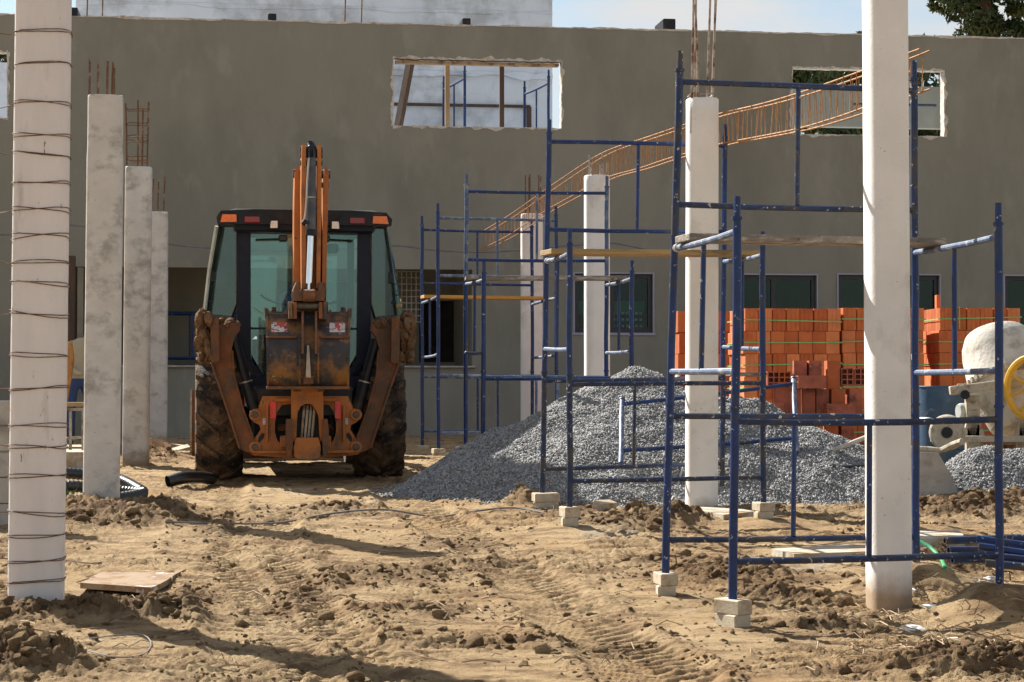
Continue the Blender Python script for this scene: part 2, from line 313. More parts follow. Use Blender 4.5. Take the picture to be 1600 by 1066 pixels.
def leafmat(name, a, b):
    m = material(name, a, 0.6, var=0.3, vs=1.5, col2=b, c2=(0.45, 0.6), s2=0.9); return m
M['leaf'] = leafmat('dark_foliage', (0.035, 0.06, 0.02), (0.07, 0.095, 0.03))
M['leaf2'] = leafmat('fresh_foliage', (0.05, 0.12, 0.02), (0.09, 0.16, 0.03))

# ------------------------------------------------------------------ ground
_gy_k = np.array([-60, 8.0, 10.8, 12.2, 14.0, 17.0, 21.0, 24.0, 33.0, 60, 900])
_gz_k = np.array([-0.1, -0.02, 0.0, 0.03, 0.12, 0.27, 0.34, 0.44, 0.56, 0.6, 0.6])
def gbase(x, y): return np.interp(y, _gy_k, _gz_k) + 0.012 * x * np.clip((y - 9) / 30, 0, 1) * 0
def G(px, py, dz=0.0):                                  # pixel on the ground -> place
    d = ray(px, py); lo, hi = 6.0, 80.0
    for _ in range(50):
        m = (lo + hi) / 2
        z = CAMZ + d.z * m / d.y
        if z > float(gbase(0, m)) + dz: lo = m
        else: hi = m
    return P(px, py, (lo + hi) / 2)
def seg_dist(x, y, pts):
    best = np.full(np.shape(x), 1e9); sgn = np.zeros(np.shape(x)); along = np.zeros(np.shape(x)); acc = 0
    for (ax, ay), (bx, by) in zip(pts[:-1], pts[1:]):
        dx, dy = bx - ax, by - ay; L = math.hypot(dx, dy)
        t = np.clip(((x - ax) * dx + (y - ay) * dy) / (L * L), 0, 1)
        qx, qy = x - ax - t * dx, y - ay - t * dy; d = np.hypot(qx, qy); s = (qx * dy - qy * dx) / L
        m = d < best; best = np.where(m, d, best); sgn = np.where(m, s, sgn); along = np.where(m, acc + t * L, along); acc += L
    return best, sgn, along
def gp(*a): return [(G(x, y).x, G(x, y).y) for x, y in a]
TRACKS = [gp((345, 752), (335, 800), (318, 860), (372, 935), (440, 1062)), gp((600, 752), (655, 800), (760, 858), (880, 945), (1040, 1064)),
          gp((420, 800), (400, 860), (470, 960), (560, 1064))]
# heaps of dug soil: pixel centre, half sizes in metres (across, deep), height
HEAPS = [((185, 812), 0.75, 0.55, 0.13), ((110, 800), 0.5, 0.4, 0.13), ((255, 800), 0.32, 0.4, 0.09), ((100, 966), 0.70, 0.26, 0.09), ((255, 968), 0.45, 0.22, 0.07), ((20, 950), 0.5, 0.35, 0.10), ((25, 1052), 0.34, 0.3, 0.18),
         ((330, 830), 0.16, 0.5, 0.06), ((820, 792), 0.20, 0.25, 0.20), ((965, 826), 0.42, 0.30, 0.10), ((1055, 820), 0.30, 0.26, 0.14), ((1010, 812), 0.3, 0.3, 0.09), ((1140, 905), 0.55, 0.4, 0.12),
         ((1225, 945), 0.45, 0.34, 0.10), ((1290, 985), 0.35, 0.25, 0.07), ((1060, 885), 0.35, 0.35, 0.07), ((1500, 800), 0.8, 0.7, 0.13), ((1440, 775), 0.4, 0.5, 0.12), ((1560, 785), 0.5, 0.5, 0.10),
         ((1470, 890), 0.35, 0.35, 0.12), ((1540, 1050), 0.5, 0.25, 0.12), ((470, 935), 0.16, 0.7, 0.075), ((300, 940), 0.15, 0.6, 0.07), ((520, 800), 0.5, 0.5, 0.05), ((600, 900), 0.55, 0.5, 0.04),
         ((215, 720), 0.5, 0.8, 0.22), ((755, 885), 0.18, 0.25, 0.07), ((700, 850), 0.4, 0.5, 0.04), ((880, 800), 0.4, 0.5, 0.06), ((1180, 800), 0.4, 0.4, 0.05), ((640, 960), 0.4, 0.25, 0.035), ((890, 1010), 0.5, 0.22, 0.03), ((720, 740), 0.5, 0.6, 0.06)]
HP = [(G(*c).x, G(*c).y, a * 1.15, b * 1.1, h * 0.62) for c, a, b, h in HEAPS]
def gmask(x, y):
    m = np.zeros(np.shape(x))
    for cx, cy, a, b, h in HP:
        m = np.maximum(m, np.exp(-(((x - cx) / a)**2 + ((y - cy) / b)**2) * 1.3) * min(1, 0.4 + h * 9))
    return m
def gheight(x, y, full=True):
    x = np.asarray(x, float); y = np.asarray(y, float)
    z = gbase(x, y) + 0.022 * fbm(x * 0.45, y * 0.45, 3)
    near = np.clip((40 - y) / 6, 0, 1) * np.clip(y / 4, 0, 1)
    wob = 0.16 * fbm(x * 1.8 + 5, y * 1.8, 3)
    hp = np.zeros(np.shape(x))
    for cx, cy, a, b, h in HP:
        q = ((x + wob - cx) / a)**2 + ((y + wob - cy) / b)**2
        hp = hp + h * np.exp(-q * 1.7)
    rough = np.clip(hp / 0.06, 0, 1.2)
    z = z + hp * (0.55 + 0.9 * billow(x * 3.3, y * 3.3, 3))
    if not full: return z
    rr = np.maximum(0, fbm(x * 0.9 + 40, y * 0.9, 3) * 1.6 + 0.12)
    rough2 = np.clip(rough + rr * 0.5, 0, 1.3)
    clod = billow(x * 5.0, y * 5.0, 4) * 0.055 + np.maximum(0, billow(x * 12, y * 14, 3) - 0.25) * 0.05
    z = z + near * rough2 * clod
    crust = np.clip(0.45 + 1.3 * fbm(x * 0.7 + 3, y * 0.7 + 8, 3), 0.15, 1.3)
    z = z + near * 0.014 * fbm(x * 2.2, y * 7.5, 4) + near * crust * 0.026 * (billow(x * 8.5 + 2 * perlin(x * 2, y * 2), y * 11, 3) - 0.4) + near * crust * 0.020 * (billow(x * 20, y * 24, 2) - 0.3)
    fl = perlin(x * 3.2 + 9 + perlin(x * 4, y * 6), y * 9.5); z = z + near * crust * 0.024 * np.clip(fl * 16, -0.5, 0.5)
    # flat, scraped streaks across
    z = z + near * 0.010 * np.maximum(0, perlin(x * 1.6 + 3 * perlin(x, y * 2), y * 13.0)) * 1.8
    for k, tr in enumerate(TRACKS):
        d, s, a = seg_dist(x, y, tr); s = s + 0.06 * perlin(a * 0.8 + k * 9, a * 0 + 0.5); d = np.abs(s) + np.maximum(0, d - np.abs(s))
        wd = 0.25; inside = 1 / (1 + np.exp((d - wd) / 0.02))
        brk = np.clip(0.75 + 1.1 * fbm(a * 0.5 + 7 * k, s * 2, 2), 0.15, 1)
        z = z * (1 - 0.55 * inside * brk) + 0.55 * inside * brk * (gbase(x, y) + 0.03 * fbm(x * 0.45, y * 0.45, 2))
        lug = np.sin((a + np.abs(s) * 0.8) * 2 * PI / 0.13); lug = np.clip(lug * 2.5, -1, 1)
        z = z + inside * brk * (-0.028 + 0.013 * lug)
        lip = np.exp(-((d - wd - 0.07) / 0.055)**2); z = z + near * lip * brk * (0.010 + 0.045 * np.maximum(0, billow(x * 7, y * 7, 3) - 0.25))
    for p, dz in FEET:                                   # firm ground under the scaffold feet
        k = np.exp(-((x - p.x)**2 + (y - p.y)**2) / 0.30**2); k = np.clip(k * 1.25, 0, 1) * 0.92; z = z + k * (p.z - dz - z)
    return z
FEET = [(P(1145, 936, 10.77), 0.135), (P(1040, 895, 12.21), 0.125), (P(890, 792, 15.6), 0.14), (P(1193, 785, 16.0), 0.115), (P(847, 770, 17.07), 0.13), (P(1562, 922, 11.2), -0.05), (P(1432, 888, 12.55), -0.05)]
def gz(x, y): return float(gheight(np.array([x]), np.array([y]))[0])
def gzs(x, y): return float(gheight(np.array([x]), np.array([y]), False)[0])
def make_ground():
    yy = np.concatenate([np.linspace(-60, 6.5, 14), np.exp(np.linspace(math.log(7.0), math.log(35.5), 800)), 35.5 * np.exp(np.linspace(0.03, 3.3, 26))])
    uf = np.linspace(-0.31, 0.31, 620); uo = 0.31 * np.exp(np.linspace(0.05, 3.4, 22))
    uu = np.concatenate([-uo[::-1], uf, uo])
    W = np.maximum(yy, 7.0)
    X = uu[None, :] * W[:, None]; Y = np.repeat(yy[:, None], len(uu), 1)
    Z = gheight(X.ravel(), Y.ravel()); n, m = X.shape
    co = np.stack([X.ravel(), Y.ravel(), Z], 1)
    i = np.arange(n - 1)[:, None] * m + np.arange(m - 1)[None, :]
    q = np.stack([i, i + 1, i + 1 + m, i + m], -1).reshape(-1, 4)
    me = bpy.data.meshes.new('ground'); me.vertices.add(len(co)); me.vertices.foreach_set('co', co.ravel())
    me.loops.add(q.size); me.loops.foreach_set('vertex_index', q.ravel()); me.polygons.add(len(q))
    me.polygons.foreach_set('loop_start', np.arange(len(q)) * 4); me.polygons.foreach_set('loop_total', np.full(len(q), 4))
    me.polygons.foreach_set('use_smooth', np.ones(len(q), bool)); me.update(); me.validate()
    at = me.attributes.new('dug', 'FLOAT', 'POINT'); at.data.foreach_set('value', np.clip(gmask(X.ravel(), Y.ravel()), 0, 1).astype(np.float32))
    return me
def soil(name, attr=True):
    m = bpy.data.materials.new(name); m.use_nodes = True; t = m.node_tree; N = t.nodes; L = t.links; b = N['Principled BSDF']
    b.inputs['Roughness'].default_value = 0.95; b.inputs['Specular IOR Level'].default_value = 0.12
    g = N.new('ShaderNodeNewGeometry').outputs['Position']
    def noise(sc, det=6, ro=0.6, st=(1, 1, 1), of=0):
        mp = N.new('ShaderNodeMapping'); mp.inputs['Scale'].default_value = st; mp.inputs['Location'].default_value = (of, of, 0); L.new(g, mp.inputs['Vector'])
        n = N.new('ShaderNodeTexNoise'); n.inputs['Scale'].default_value = sc; n.inputs['Detail'].default_value = det; n.inputs['Roughness'].default_value = ro; L.new(mp.outputs['Vector'], n.inputs['Vector']); return n.outputs['Fac']
    def rg(s, a, bb, c=0, d=1):
        r = N.new('ShaderNodeMapRange'); L.new(s, r.inputs['Value'])
        for k, v in zip(('From Min', 'From Max', 'To Min', 'To Max'), (a, bb, c, d)): r.inputs[k].default_value = v
        return r.outputs['Result']
    def mix(f, a, bb):
        x = N.new('ShaderNodeMixRGB'); L.new(f, x.inputs['Fac'])
        for k, q in (('Color1', a), ('Color2', bb)):
            if isinstance(q, tuple): x.inputs[k].default_value = (*q, 1)
            else: L.new(q, x.inputs[k])
        return x.outputs['Color']
    c = mix(rg(noise(1.1), 0.32, 0.68), (0.41, 0.28, 0.148), (0.50, 0.368, 0.212))
    c = mix(rg(noise(0.55, 8, 0.7, of=4), 0.50, 0.66, 0, 0.55), c, (0.34, 0.19, 0.085))
    c = mix(rg(noise(2.6, 8, 0.7, (1, 2.2, 1)), 0.47, 0.60, 0, 0.75), c, (0.17, 0.10, 0.054))
    if attr:
        at = N.new('ShaderNodeAttribute'); at.attribute_name = 'dug'
        md = N.new('ShaderNodeMath'); md.operation = 'MULTIPLY'; L.new(at.outputs['Fac'], md.inputs[0]); L.new(rg(noise(3.5, 6, 0.65, of=9), 0.35, 0.55, 0.35, 1), md.inputs[1])
        c = mix(md.outputs[0], c, (0.105, 0.060, 0.033))
    else: c = mix(rg(noise(1.7, of=2), 0.3, 0.6, 0.1, 0.75), c, (0.13, 0.076, 0.04))
    c = mix(rg(noise(0.9, 8, 0.75, (1, 1.6, 1), of=21), 0.60, 0.70, 0, 0.6), c, (0.43, 0.41, 0.37))
    c = mix(rg(noise(45, 3, 0.6), 0.55, 0.75, 0, 0.35), c, (0.12, 0.075, 0.045))
    L.new(c, b.inputs['Base Color'])
    bp = N.new('ShaderNodeBump'); bp.inputs['Distance'].default_value = 0.032; L.new(noise(22, 10, 0.75, (1, 1.5, 1)), bp.inputs['Height'])
    bp2 = N.new('ShaderNodeBump'); bp2.inputs['Distance'].default_value = 0.012; L.new(noise(120, 5, 0.7), bp2.inputs['Height']); L.new(bp.outputs['Normal'], bp2.inputs['Normal'])
    L.new(bp2.outputs['Normal'], b.inputs['Normal']); return m
M['soil'] = soil('sandy_clay_soil'); M['clod'] = soil('clay_clods', False)
ground = link('ground', make_ground(), M['soil']); tag(ground, 'churned sandy clay ground with tyre tracks', 'ground', kind='structure')

def scatter(pts, sizes, name, m, flat=0.75, amp=0.35, base=1, seed=1, yaw_only=False):
    vs, fs = ico(base); V = np.array([tuple(v) for v in vs]); Fa = np.array(fs); n = len(pts); k = len(V)
    r = np.random.default_rng(seed)
    A = r.normal(size=(n, 3, 3)); Q, _ = np.linalg.qr(A)
    S = np.stack([r.uniform(0.7, 1.3, n), r.uniform(0.6, 1.2, n), r.uniform(0.5, 1.0, n)], 1)
    J = 1 + amp * (r.random((n, k)) - 0.5) * 2
    D = V[None] * J[:, :, None] * S[:, None, :]
    D = np.einsum('nij,nkj->nki', Q, D); D[:, :, 2] *= flat
    D = D * np.asarray(sizes)[:, None, None] + np.asarray(pts)[:, None, :]
    co = D.reshape(-1, 3); q = (Fa[None] + (np.arange(n) * k)[:, None, None]).reshape(-1, 3)
    me = bpy.data.meshes.new(name); me.vertices.add(len(co)); me.vertices.foreach_set('co', co.ravel())
    me.loops.add(q.size); me.loops.foreach_set('vertex_index', q.ravel()); me.polygons.add(len(q))
    me.polygons.foreach_set('loop_start', np.arange(len(q)) * 3); me.polygons.foreach_set('loop_total', np.full(len(q), 3)); me.update(); me.validate()
    return link(name, me, m)
# crumbs and clods of soil
def clods():
    n = 110000; y = 8.3 * np.exp(rng.random(n) * math.log(28 / 8.3)); x = (rng.random(n) - 0.5) * 0.6 * y
    mk = gmask(x, y); nn = fbm(x * 1.4 + 11, y * 1.4, 3)
    tr = np.full(n, 1e9)
    for t in TRACKS: d, _, _ = seg_dist(x, y, t); tr = np.minimum(tr, np.abs(d - 0.33))
    prob = np.clip(mk * 0.75 + np.maximum(0, nn - 0.05) * 0.5 + np.exp(-(tr / 0.07)**2) * 0.45 * np.clip(0.5 + nn * 1.5, 0, 1) + 0.012, 0, 1)
    k = rng.random(n) < prob * 0.62; x, y, mk = x[k], y[k], mk[k]
    s = 0.006 + 0.010 * rng.exponential(1.0, len(x)) * (0.6 + mk * 0.9); s = np.clip(s, 0.005, 0.06)
    z = gheight(x, y) - s * 0.05
    return np.stack([x, y, z], 1), s
cp, cs = clods(); big = cs > 0.026
tag(scatter(cp[~big], cs[~big], 'soil_crumbs', M['clod'], seed=5), 'small brown soil crumbs strewn over the ground', 'soil', kind='stuff')
tag(scatter(cp[big], cs[big], 'soil_clods', M['clod'], seed=6, base=2, amp=0.38), 'larger brown clay clods lying on the ground', 'soil', kind='stuff')

# ------------------------------------------------------------------ gravel heaps
M['gravel'] = material('grey_gravel', (0.27, 0.265, 0.255), 0.9, var=0.2, vs=20, bump=0.03, bs=45, col2=(0.13, 0.13, 0.13), c2=(0.48, 0.56), s2=40)
def stone_mat(name, a, b_):
    m = material(name, a, 0.85, var=0.25, vs=50, col2=b_, c2=(0.45, 0.6), s2=18, bump=0.003, bs=150, spec=0.3); return m
M['stone'] = stone_mat('crushed_stone', (0.34, 0.34, 0.335), (0.21, 0.21, 0.215)); M['stone_d'] = stone_mat('dark_crushed_stone', (0.13, 0.13, 0.133), (0.24, 0.24, 0.235))
GPK = [(P(988, 578, 20.0), 1.0), (P(1165, 628, 19.6), 0.95), (P(1270, 682, 19.2), 0.9), (P(860, 650, 19.6), 0.9), (P(1060, 640, 19.4), 1.0), (P(925, 690, 18.5), 1.0), (P(1150, 712, 19.0), 1.1), (P(775, 712, 19.6), 0.85)]
def gravel_h(x, y, pk=GPK, slope=0.62):
    g = gbase(x, y); z = np.full(np.shape(x), -9.0); ws = 0.10 * fbm(x * 1.3, y * 1.3, 3)
    tot = 0
    for p, k in pk:
        d = np.sqrt((x - p.x)**2 + (y - p.y)**2 + 0.035); tot = tot + np.exp((p.z - slope * k * (d - 0.18)) * 9)
    z = np.log(tot + 1e-9) / 9
    return z + ws * 1.1 + 0.03 * fbm(x * 5, y * 5, 3)
def gravel_heap(name, pk, x0, x1, y0, y1, count, label, seed, slope=0.62, smin=0.008, smax=0.0165):
    nx, ny = int((x1 - x0) / 0.04), int((y1 - y0) / 0.04)
    X, Y = np.meshgrid(np.linspace(x0, x1, nx), np.linspace(y0, y1, ny)); x, y = X.ravel(), Y.ravel()
    h = gravel_h(x, y, pk, slope); g = gheight(x, y, False); z = np.maximum(h, g - 0.08)
    co = np.stack([x, y, z], 1); i = np.arange(ny - 1)[:, None] * nx + np.arange(nx - 1)[None, :]
    q = np.stack([i, i + 1, i + 1 + nx, i + nx], -1).reshape(-1, 4)
    keep = (h > g - 0.07)[q].any(1); q = q[keep]
    mb = MB(); mb.v = [tuple(c) for c in co]; mb.f = [tuple(int(k) for k in f) for f in q]
    root = thing(name, label, 'gravel', (0, 0, 0)); root['kind'] = 'stuff'
    o = mb.build('gravel_bed', M['gravel'], root, fix=False); o['kind'] = 'stuff'
    r = np.random.default_rng(seed); n = count * 2
    px = r.uniform(x0, x1, n); py = r.uniform(y0, y1, n); hh = gravel_h(px, py, pk, slope); gg = gheight(px, py)
    fade = hh - gg; k = (fade > -0.02) | (r.random(n) < np.clip(0.35 + fade * 2.2, 0, 1) * 0.8)
    px, py, hh, gg = px[k][:count], py[k][:count], hh[k][:count], gg[k][:count]
    s = r.uniform(smin, smax, len(px)); zz = np.maximum(hh, gg) + s * 0.25
    pts = np.stack([px, py, zz], 1); half = r.random(len(px)) < 0.7
    a = scatter(pts[half], s[half], 'stone', M['stone'], flat=1, amp=0.4, seed=seed, base=0); a.parent = root; a['kind'] = 'stuff'
    b = scatter(pts[~half], s[~half], 'dark_stone', M['stone_d'], flat=1, amp=0.4, seed=seed + 1, base=0); b.parent = root; b['kind'] = 'stuff'
    return root
gravel_heap('gravel_heap', GPK, -1.6, 4.2, 15.8, 22.4, 90000, 'large heap of grey crushed stone behind the middle scaffold tower', 11)
GP2 = [(P(1532, 698, 19.0), 1.4), (P(1610, 712, 19.0), 1.25)]
gravel_heap('gravel_heap', GP2, 3.4, 6.4, 17.4, 20.6, 26000, 'small low heap of grey crushed stone under the cement mixer', 23)
def surf(x, y): return max(gz(x, y), float(gravel_h(np.array([x]), np.array([y]))[0]) if -1.6 < x < 4.2 and 15.8 < y < 22 else -9)
# ------------------------------------------------------------------ walls and buildings
def wall_hit(px, py, Y0):                               # pixel -> (u, z) on the plane parallel to the facade through (0, Y0)
    d = ray(px, py); t = (Y0 * ND.y) / (d.x * ND.x + d.y * ND.y); h = d * t
    return (h.x * UD.x + (h.y - Y0) * UD.y, CAMZ + h.z)
def wpos(u, z, Y0, depth=0.0):
    p = Vector((0, Y0, 0)) + UD * u + ND * depth; p.z = z; return p
def wall_holes(u0, u1, z0, ztop, holes, Y0, th):        # ztop: function u -> z
    us = sorted(set([u0, u1] + [h[0] for h in holes] + [h[1] for h in holes])); us = [u for u in us if u0 <= u <= u1]
    zs = sorted(set([z0] + [h[2] for h in holes] + [h[3] for h in holes]))
    mb = MB(); n = len(us)
    for lay in (0, th):
        for u in us:
            for z in zs + [None]: mb.v.append(tuple(wpos(u, ztop(u) if z is None else z, Y0, lay)))
    m = len(zs) + 1; off = n * m
    def idx(i, j, l): return l * off + i * m + j
    def hole(i, j):
        if j == len(zs) - 1 + 1: return False
        cu = (us[i] + us[i + 1]) / 2; cz = (zs[j] + (zs[j + 1] if j + 1 < len(zs) else ztop(cu))) / 2
        return any(h[0] < cu < h[1] and h[2] < cz < h[3] for h in holes)
    solid = {(i, j): not hole(i, j) for i in range(n - 1) for j in range(m - 1)}
    for (i, j), s in solid.items():
        if not s: continue
        mb.f.append((idx(i, j, 0), idx(i + 1, j, 0), idx(i + 1, j + 1, 0), idx(i, j + 1, 0)))
        mb.f.append((idx(i, j, 1), idx(i, j + 1, 1), idx(i + 1, j + 1, 1), idx(i + 1, j, 1)))
        for di, dj, a, b in ((-1, 0, (0, 0), (0, 1)), (1, 0, (1, 1), (1, 0)), (0, -1, (1, 0), (0, 0)), (0, 1, (0, 1), (1, 1))):
            if not solid.get((i + di, j + dj), False):
                A = (i + a[0], j + a[1]); B = (i + b[0], j + b[1])
                mb.f.append((idx(*A, 0), idx(*B, 0), idx(*B, 1), idx(*A, 1)))
    return mb
WY = 33.0; WT = 0.22
def hole_px(x0, x1, y0, y1, Y0=WY):
    a = wall_hit(x0, (y0 + y1) / 2, Y0)[0]; b = wall_hit(x1, (y0 + y1) / 2, Y0)[0]; xm = (x0 + x1) / 2
    return (a, b, wall_hit(xm, y1, Y0)[1], wall_hit(xm, y0, Y0)[1])
H_UP1 = hole_px(614, 878, 93, 199); H_UP2 = hole_px(1238, 1476, 108, 212); H_UP0 = hole_px(-120, 12, 80, 184)
H_NICHE = hole_px(98, 738, 419, 574)
WINS = [hole_px(898, 1020, 428, 520), hole_px(1147, 1276, 430, 535), hole_px(1310, 1468, 430, 535), hole_px(1570, 1720, 432, 535)]
zt = wall_hit(800, 41, WY)[1]
ztop = lambda u: zt
U0, U1 = wall_hit(-420, 300, WY)[0], wall_hit(2050, 300, WY)[0]
bld = thing('building', 'long grey rendered two-storey building shell behind the backhoe', 'building', tuple(wpos(0, 0.3, WY)))
wall_holes(U0, U1, 0.0, ztop, [H_UP0, H_UP1, H_UP2, H_NICHE] + WINS, WY, WT).build('wall', M['wall'], bld, smooth=False, fix=False)
# broken coping along the top
def rough_strip(pts_fn, n, wd, hgt, depth, seed, amp=0.5):       # an irregular bead that follows a line
    mb = MB(); r = random.Random(seed); ring = []
    for i in range(n):
        p, inn = pts_fn(i / (n - 1)); f = float(fbm(np.array([i * 0.11 + seed * 3.7]), np.array([seed * 1.3]), 3)[0]); f2 = float(fbm(np.array([i * 0.16 - seed]), np.array([seed * 2.9]), 3)[0])
        k = wd * max(0.1, 0.8 + 1.5 * amp * f2 + 0.18 * r.uniform(-1, 1)); e = depth * (1 + 0.3 * r.uniform(-1, 1))
        a = p - inn * hgt * max(0.04, 0.45 + 1.7 * f + 0.12 * r.uniform(-1, 1)); b = p + inn * k
        ring.append((a - ND * e, b - ND * e * 0.6, b + ND * WT * 0.8, a + ND * (WT + e)))
    vs = [q for rr in ring for q in rr]
    fs = [(i * 4 + j, i * 4 + (j + 1) % 4, i * 4 + 4 + (j + 1) % 4, i * 4 + 4 + j) for i in range(n - 1) for j in range(4)] + [(0, 1, 2, 3), tuple((n - 1) * 4 + j for j in (3, 2, 1, 0))]
    return mb.add(vs, fs)
Zv = Vector((0, 0, 1))
rough_strip(lambda t: (wpos(U0 + (U1 - U0) * t, zt - 0.01, WY), Zv), 420, 0.022, 0.02, 0.008, 1, 0.9).build('coping', M['wall_edge'], bld, ang=20)
def opening_edge(h, seed):
    u0, u1, z0, z1 = h
    for k, (a, b, inn) in enumerate([((u0, z1), (u1, z1), -Zv), ((u0, z0), (u1, z0), Zv), ((u0, z0), (u0, z1), UD), ((u1, z0), (u1, z1), -UD)]):
        fn = lambda t: (wpos(a[0] + (b[0] - a[0]) * t, a[1] + (b[1] - a[1]) * t, WY), inn)
        rough_strip(fn, 120 if k < 2 else 50, 0.012, 0.045, 0.005, seed + k, 1.0).build('broken_edge', M['wall_edge'], bld, ang=20)
opening_edge(H_UP1, 10); opening_edge(H_UP2, 20); opening_edge(H_UP0, 30)
# upper storey floor behind the facade, niche box and its back wall
mb = MB(); zf = H_UP1[2] - 0.55
mb.box(wpos((U0 + U1) / 2, zf - 0.1, WY, 3.3), (U1 - U0 - 0.3, 6.0, 0.2), rz(TH)); mb.build('upper_floor', M['white_wall'], bld, smooth=False)
nu0, nu1, nz0, nz1 = H_NICHE; nd = 3.0; um = (nu0 + nu1) / 2; nw = nu1 - nu0
mb = MB()
bw = [hole_px(655, 738, 470, 566, WY + nd), hole_px(430, 560, 440, 560, WY + nd)]
wall_holes(nu0 - 0.3, nu1 + 0.6, 0.0, lambda u: nz1 + 0.25, bw, WY + nd, 0.15).build('back_wall', M['wall'], bld, smooth=False, fix=False)
mb = MB().box(wpos(um, nz0 - 0.09, WY, WT + nd / 2 - 0.05), (nw + 0.5, nd - WT - 0.1, 0.12), rz(TH)); mb.build('niche_floor', M['wall'], bld, smooth=False)
for s in (0, 1):
    MB().box(wpos((nu0 - 0.1, nu1 + 0.1)[s], (nz0 + nz1) / 2, WY, WT + nd / 2), (0.16, nd - WT - 0.02, nz1 - nz0 + 0.4), rz(TH)).build('side_wall', M['wall'], bld, smooth=False)
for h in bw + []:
    MB().box(wpos((h[0] + h[1]) / 2, (h[2] + h[3]) / 2, WY, nd + 0.9), (h[1] - h[0] + 0.6, 0.05, h[3] - h[2] + 0.6), rz(TH)).build('room_shade', M['room_shade'], bld, smooth=False)
# light line of the niche lintel and sill
MB().box(wpos(um, nz0 + 0.012, WY, -0.01), (nw + 0.1, 0.10, 0.03), rz(TH), 0.006).build('sill', M['conc'], bld)
# wire lattice in the niche
lat = MB(); a0 = wall_hit(628, 450, WY + 0.6)[0]; a1 = wall_hit(665, 450, WY + 0.6)[0]
for i in range(6):
    u = a0 + (a1 - a0) * i / 5; lat.tube(wpos(u, nz0 + 0.75, WY, 0.6), wpos(u, nz1, WY, 0.6), 0.008, n=4)
for i in range(9):
    z = nz0 + 0.75 + (nz1 - nz0 - 0.75) * i / 8; lat.tube(wpos(a0, z, WY, 0.6), wpos(a1, z, WY, 0.6), 0.008, n=4)
lat.build('lattice', M['conc'], bld)
# ground-floor windows
for k, h in enumerate(WINS):
    u0, u1, z0, z1 = h; um_ = (u0 + u1) / 2; f = MB(); t = 0.07
    for c, s in (((um_, z1 - t / 2), (u1 - u0, t)), ((um_, z0 + t / 2), (u1 - u0, t)), ((u0 + t / 2, (z0 + z1) / 2), (t, z1 - z0 - 2 * t)), ((u1 - t / 2, (z0 + z1) / 2), (t, z1 - z0 - 2 * t)), ((um_ - 0.02, (z0 + z1) / 2), (t, z1 - z0 - 2 * t))):
        f.box(wpos(c[0], c[1], WY, 0.09), (s[0], 0.06, s[1]), rz(TH))
    wo = f.build('window', M['winframe'], bld, smooth=False)
    for s in (0, 1):
        ua, ub = (u0 + t, um_ - 0.02 - t / 2) if s == 0 else (um_ - 0.02 + t / 2, u1 - t)
        MB().box(wpos((ua + ub) / 2, (z0 + z1) / 2, WY, 0.10), (ub - ua, 0.008, z1 - z0 - 2 * t), rz(TH)).build('pane', M['winglass'], wo, smooth=False)
    tr = MB()
    for c, s in (((um_, z1 + 0.012), (u1 - u0 + 0.05, 0.024)), ((u0 - 0.012, (z0 + z1) / 2), (0.024, z1 - z0)), ((u1 + 0.012, (z0 + z1) / 2), (0.024, z1 - z0)), ((um_, z0 - 0.02), (u1 - u0 + 0.08, 0.04))):
        tr.box(wpos(c[0], c[1], WY, -0.004), (s[0], 0.03, s[1]), rz(TH))
    tr.build('trim', M['trim'], wo, smooth=False)
    MB().box(wpos(um_, (z0 + z1) / 2, WY, 1.6), (u1 - u0 + 1.2, 0.05, z1 - z0 + 1.2), rz(TH)).build('room_shade', M['room_shade'], bld, smooth=False)
# dots and green sheet added behind the first window to imitate its reflections
u0, u1, z0, z1 = WINS[0]
for r_ in range(3):
    for c_ in range(8):
        MB().box(wpos(u0 + 0.62 + c_ * 0.075, z0 + 0.12 + r_ * 0.105, WY, 0.30), (0.045, 0.02, 0.04), rz(TH)).build('reflection_dot', M['decal_w'], bld, smooth=False)
MB().box(wpos(u0 + 0.62, z0 + 0.42, WY, 0.36), (1.2, 0.02, 0.22), rz(TH)).build('green_reflection', M['hose'], bld, smooth=False)
# stub beam ends on the roof line
for x, y, w_ in ((121, 17, 15), (430, 24, 13), (731, 30, 13), (1045, 37, 20)):
    u, z = wall_hit(x, y, WY + 0.4); s = w_ / F * 33.4
    MB().box(wpos(u, zt + s * 0.40, WY, 0.45), (s, 0.7, s * 1.15), rz(TH), 0.01).build('beam_end', M['dark_metal'], bld)
# timber lintel and posts inside the upper opening
u0, u1, z0, z1 = H_UP1
MB().box(wpos((u0 + u1) / 2, z1 - 0.055, WY, 0.12), (u1 - u0 - 0.08, 0.14, 0.045), rz(TH), 0.006).build('lintel_board', M['wood_tan'], bld)
for x in (703, 788):
    u = wall_hit(x, 150, WY + 0.3)[0]
    one('timber_prop', MB().box(wpos(u, (zf + z1 - 0.05) / 2, WY, 0.33), (0.075, 0.07, z1 - zf - 0.06), rz(TH), 0.006), M['wood_tan' if x == 703 else 'wood_dark'],
        'tan upright timber prop in the broken upper opening' if x == 703 else 'dark upright timber prop in the broken upper opening', 'timber', 'timber props in the upper opening')
pa = wpos(wall_hit(618, 196, WY + 0.5)[0], zf, WY, 0.55); pb = wpos(wall_hit(655, 96, WY + 0.8)[0], z1 + 0.25, WY, 0.9)
pa = pa + (pa - pb) * 0.05
dd = (pb - pa); rotm = dd.to_track_quat('Z', 'Y').to_matrix()
one('timber_brace', MB().box((pa + pb) / 2, (0.13, 0.09, dd.length), rotm, 0.006), M['wood_dark'], 'dark diagonal timber brace at the left of the upper opening', 'timber')
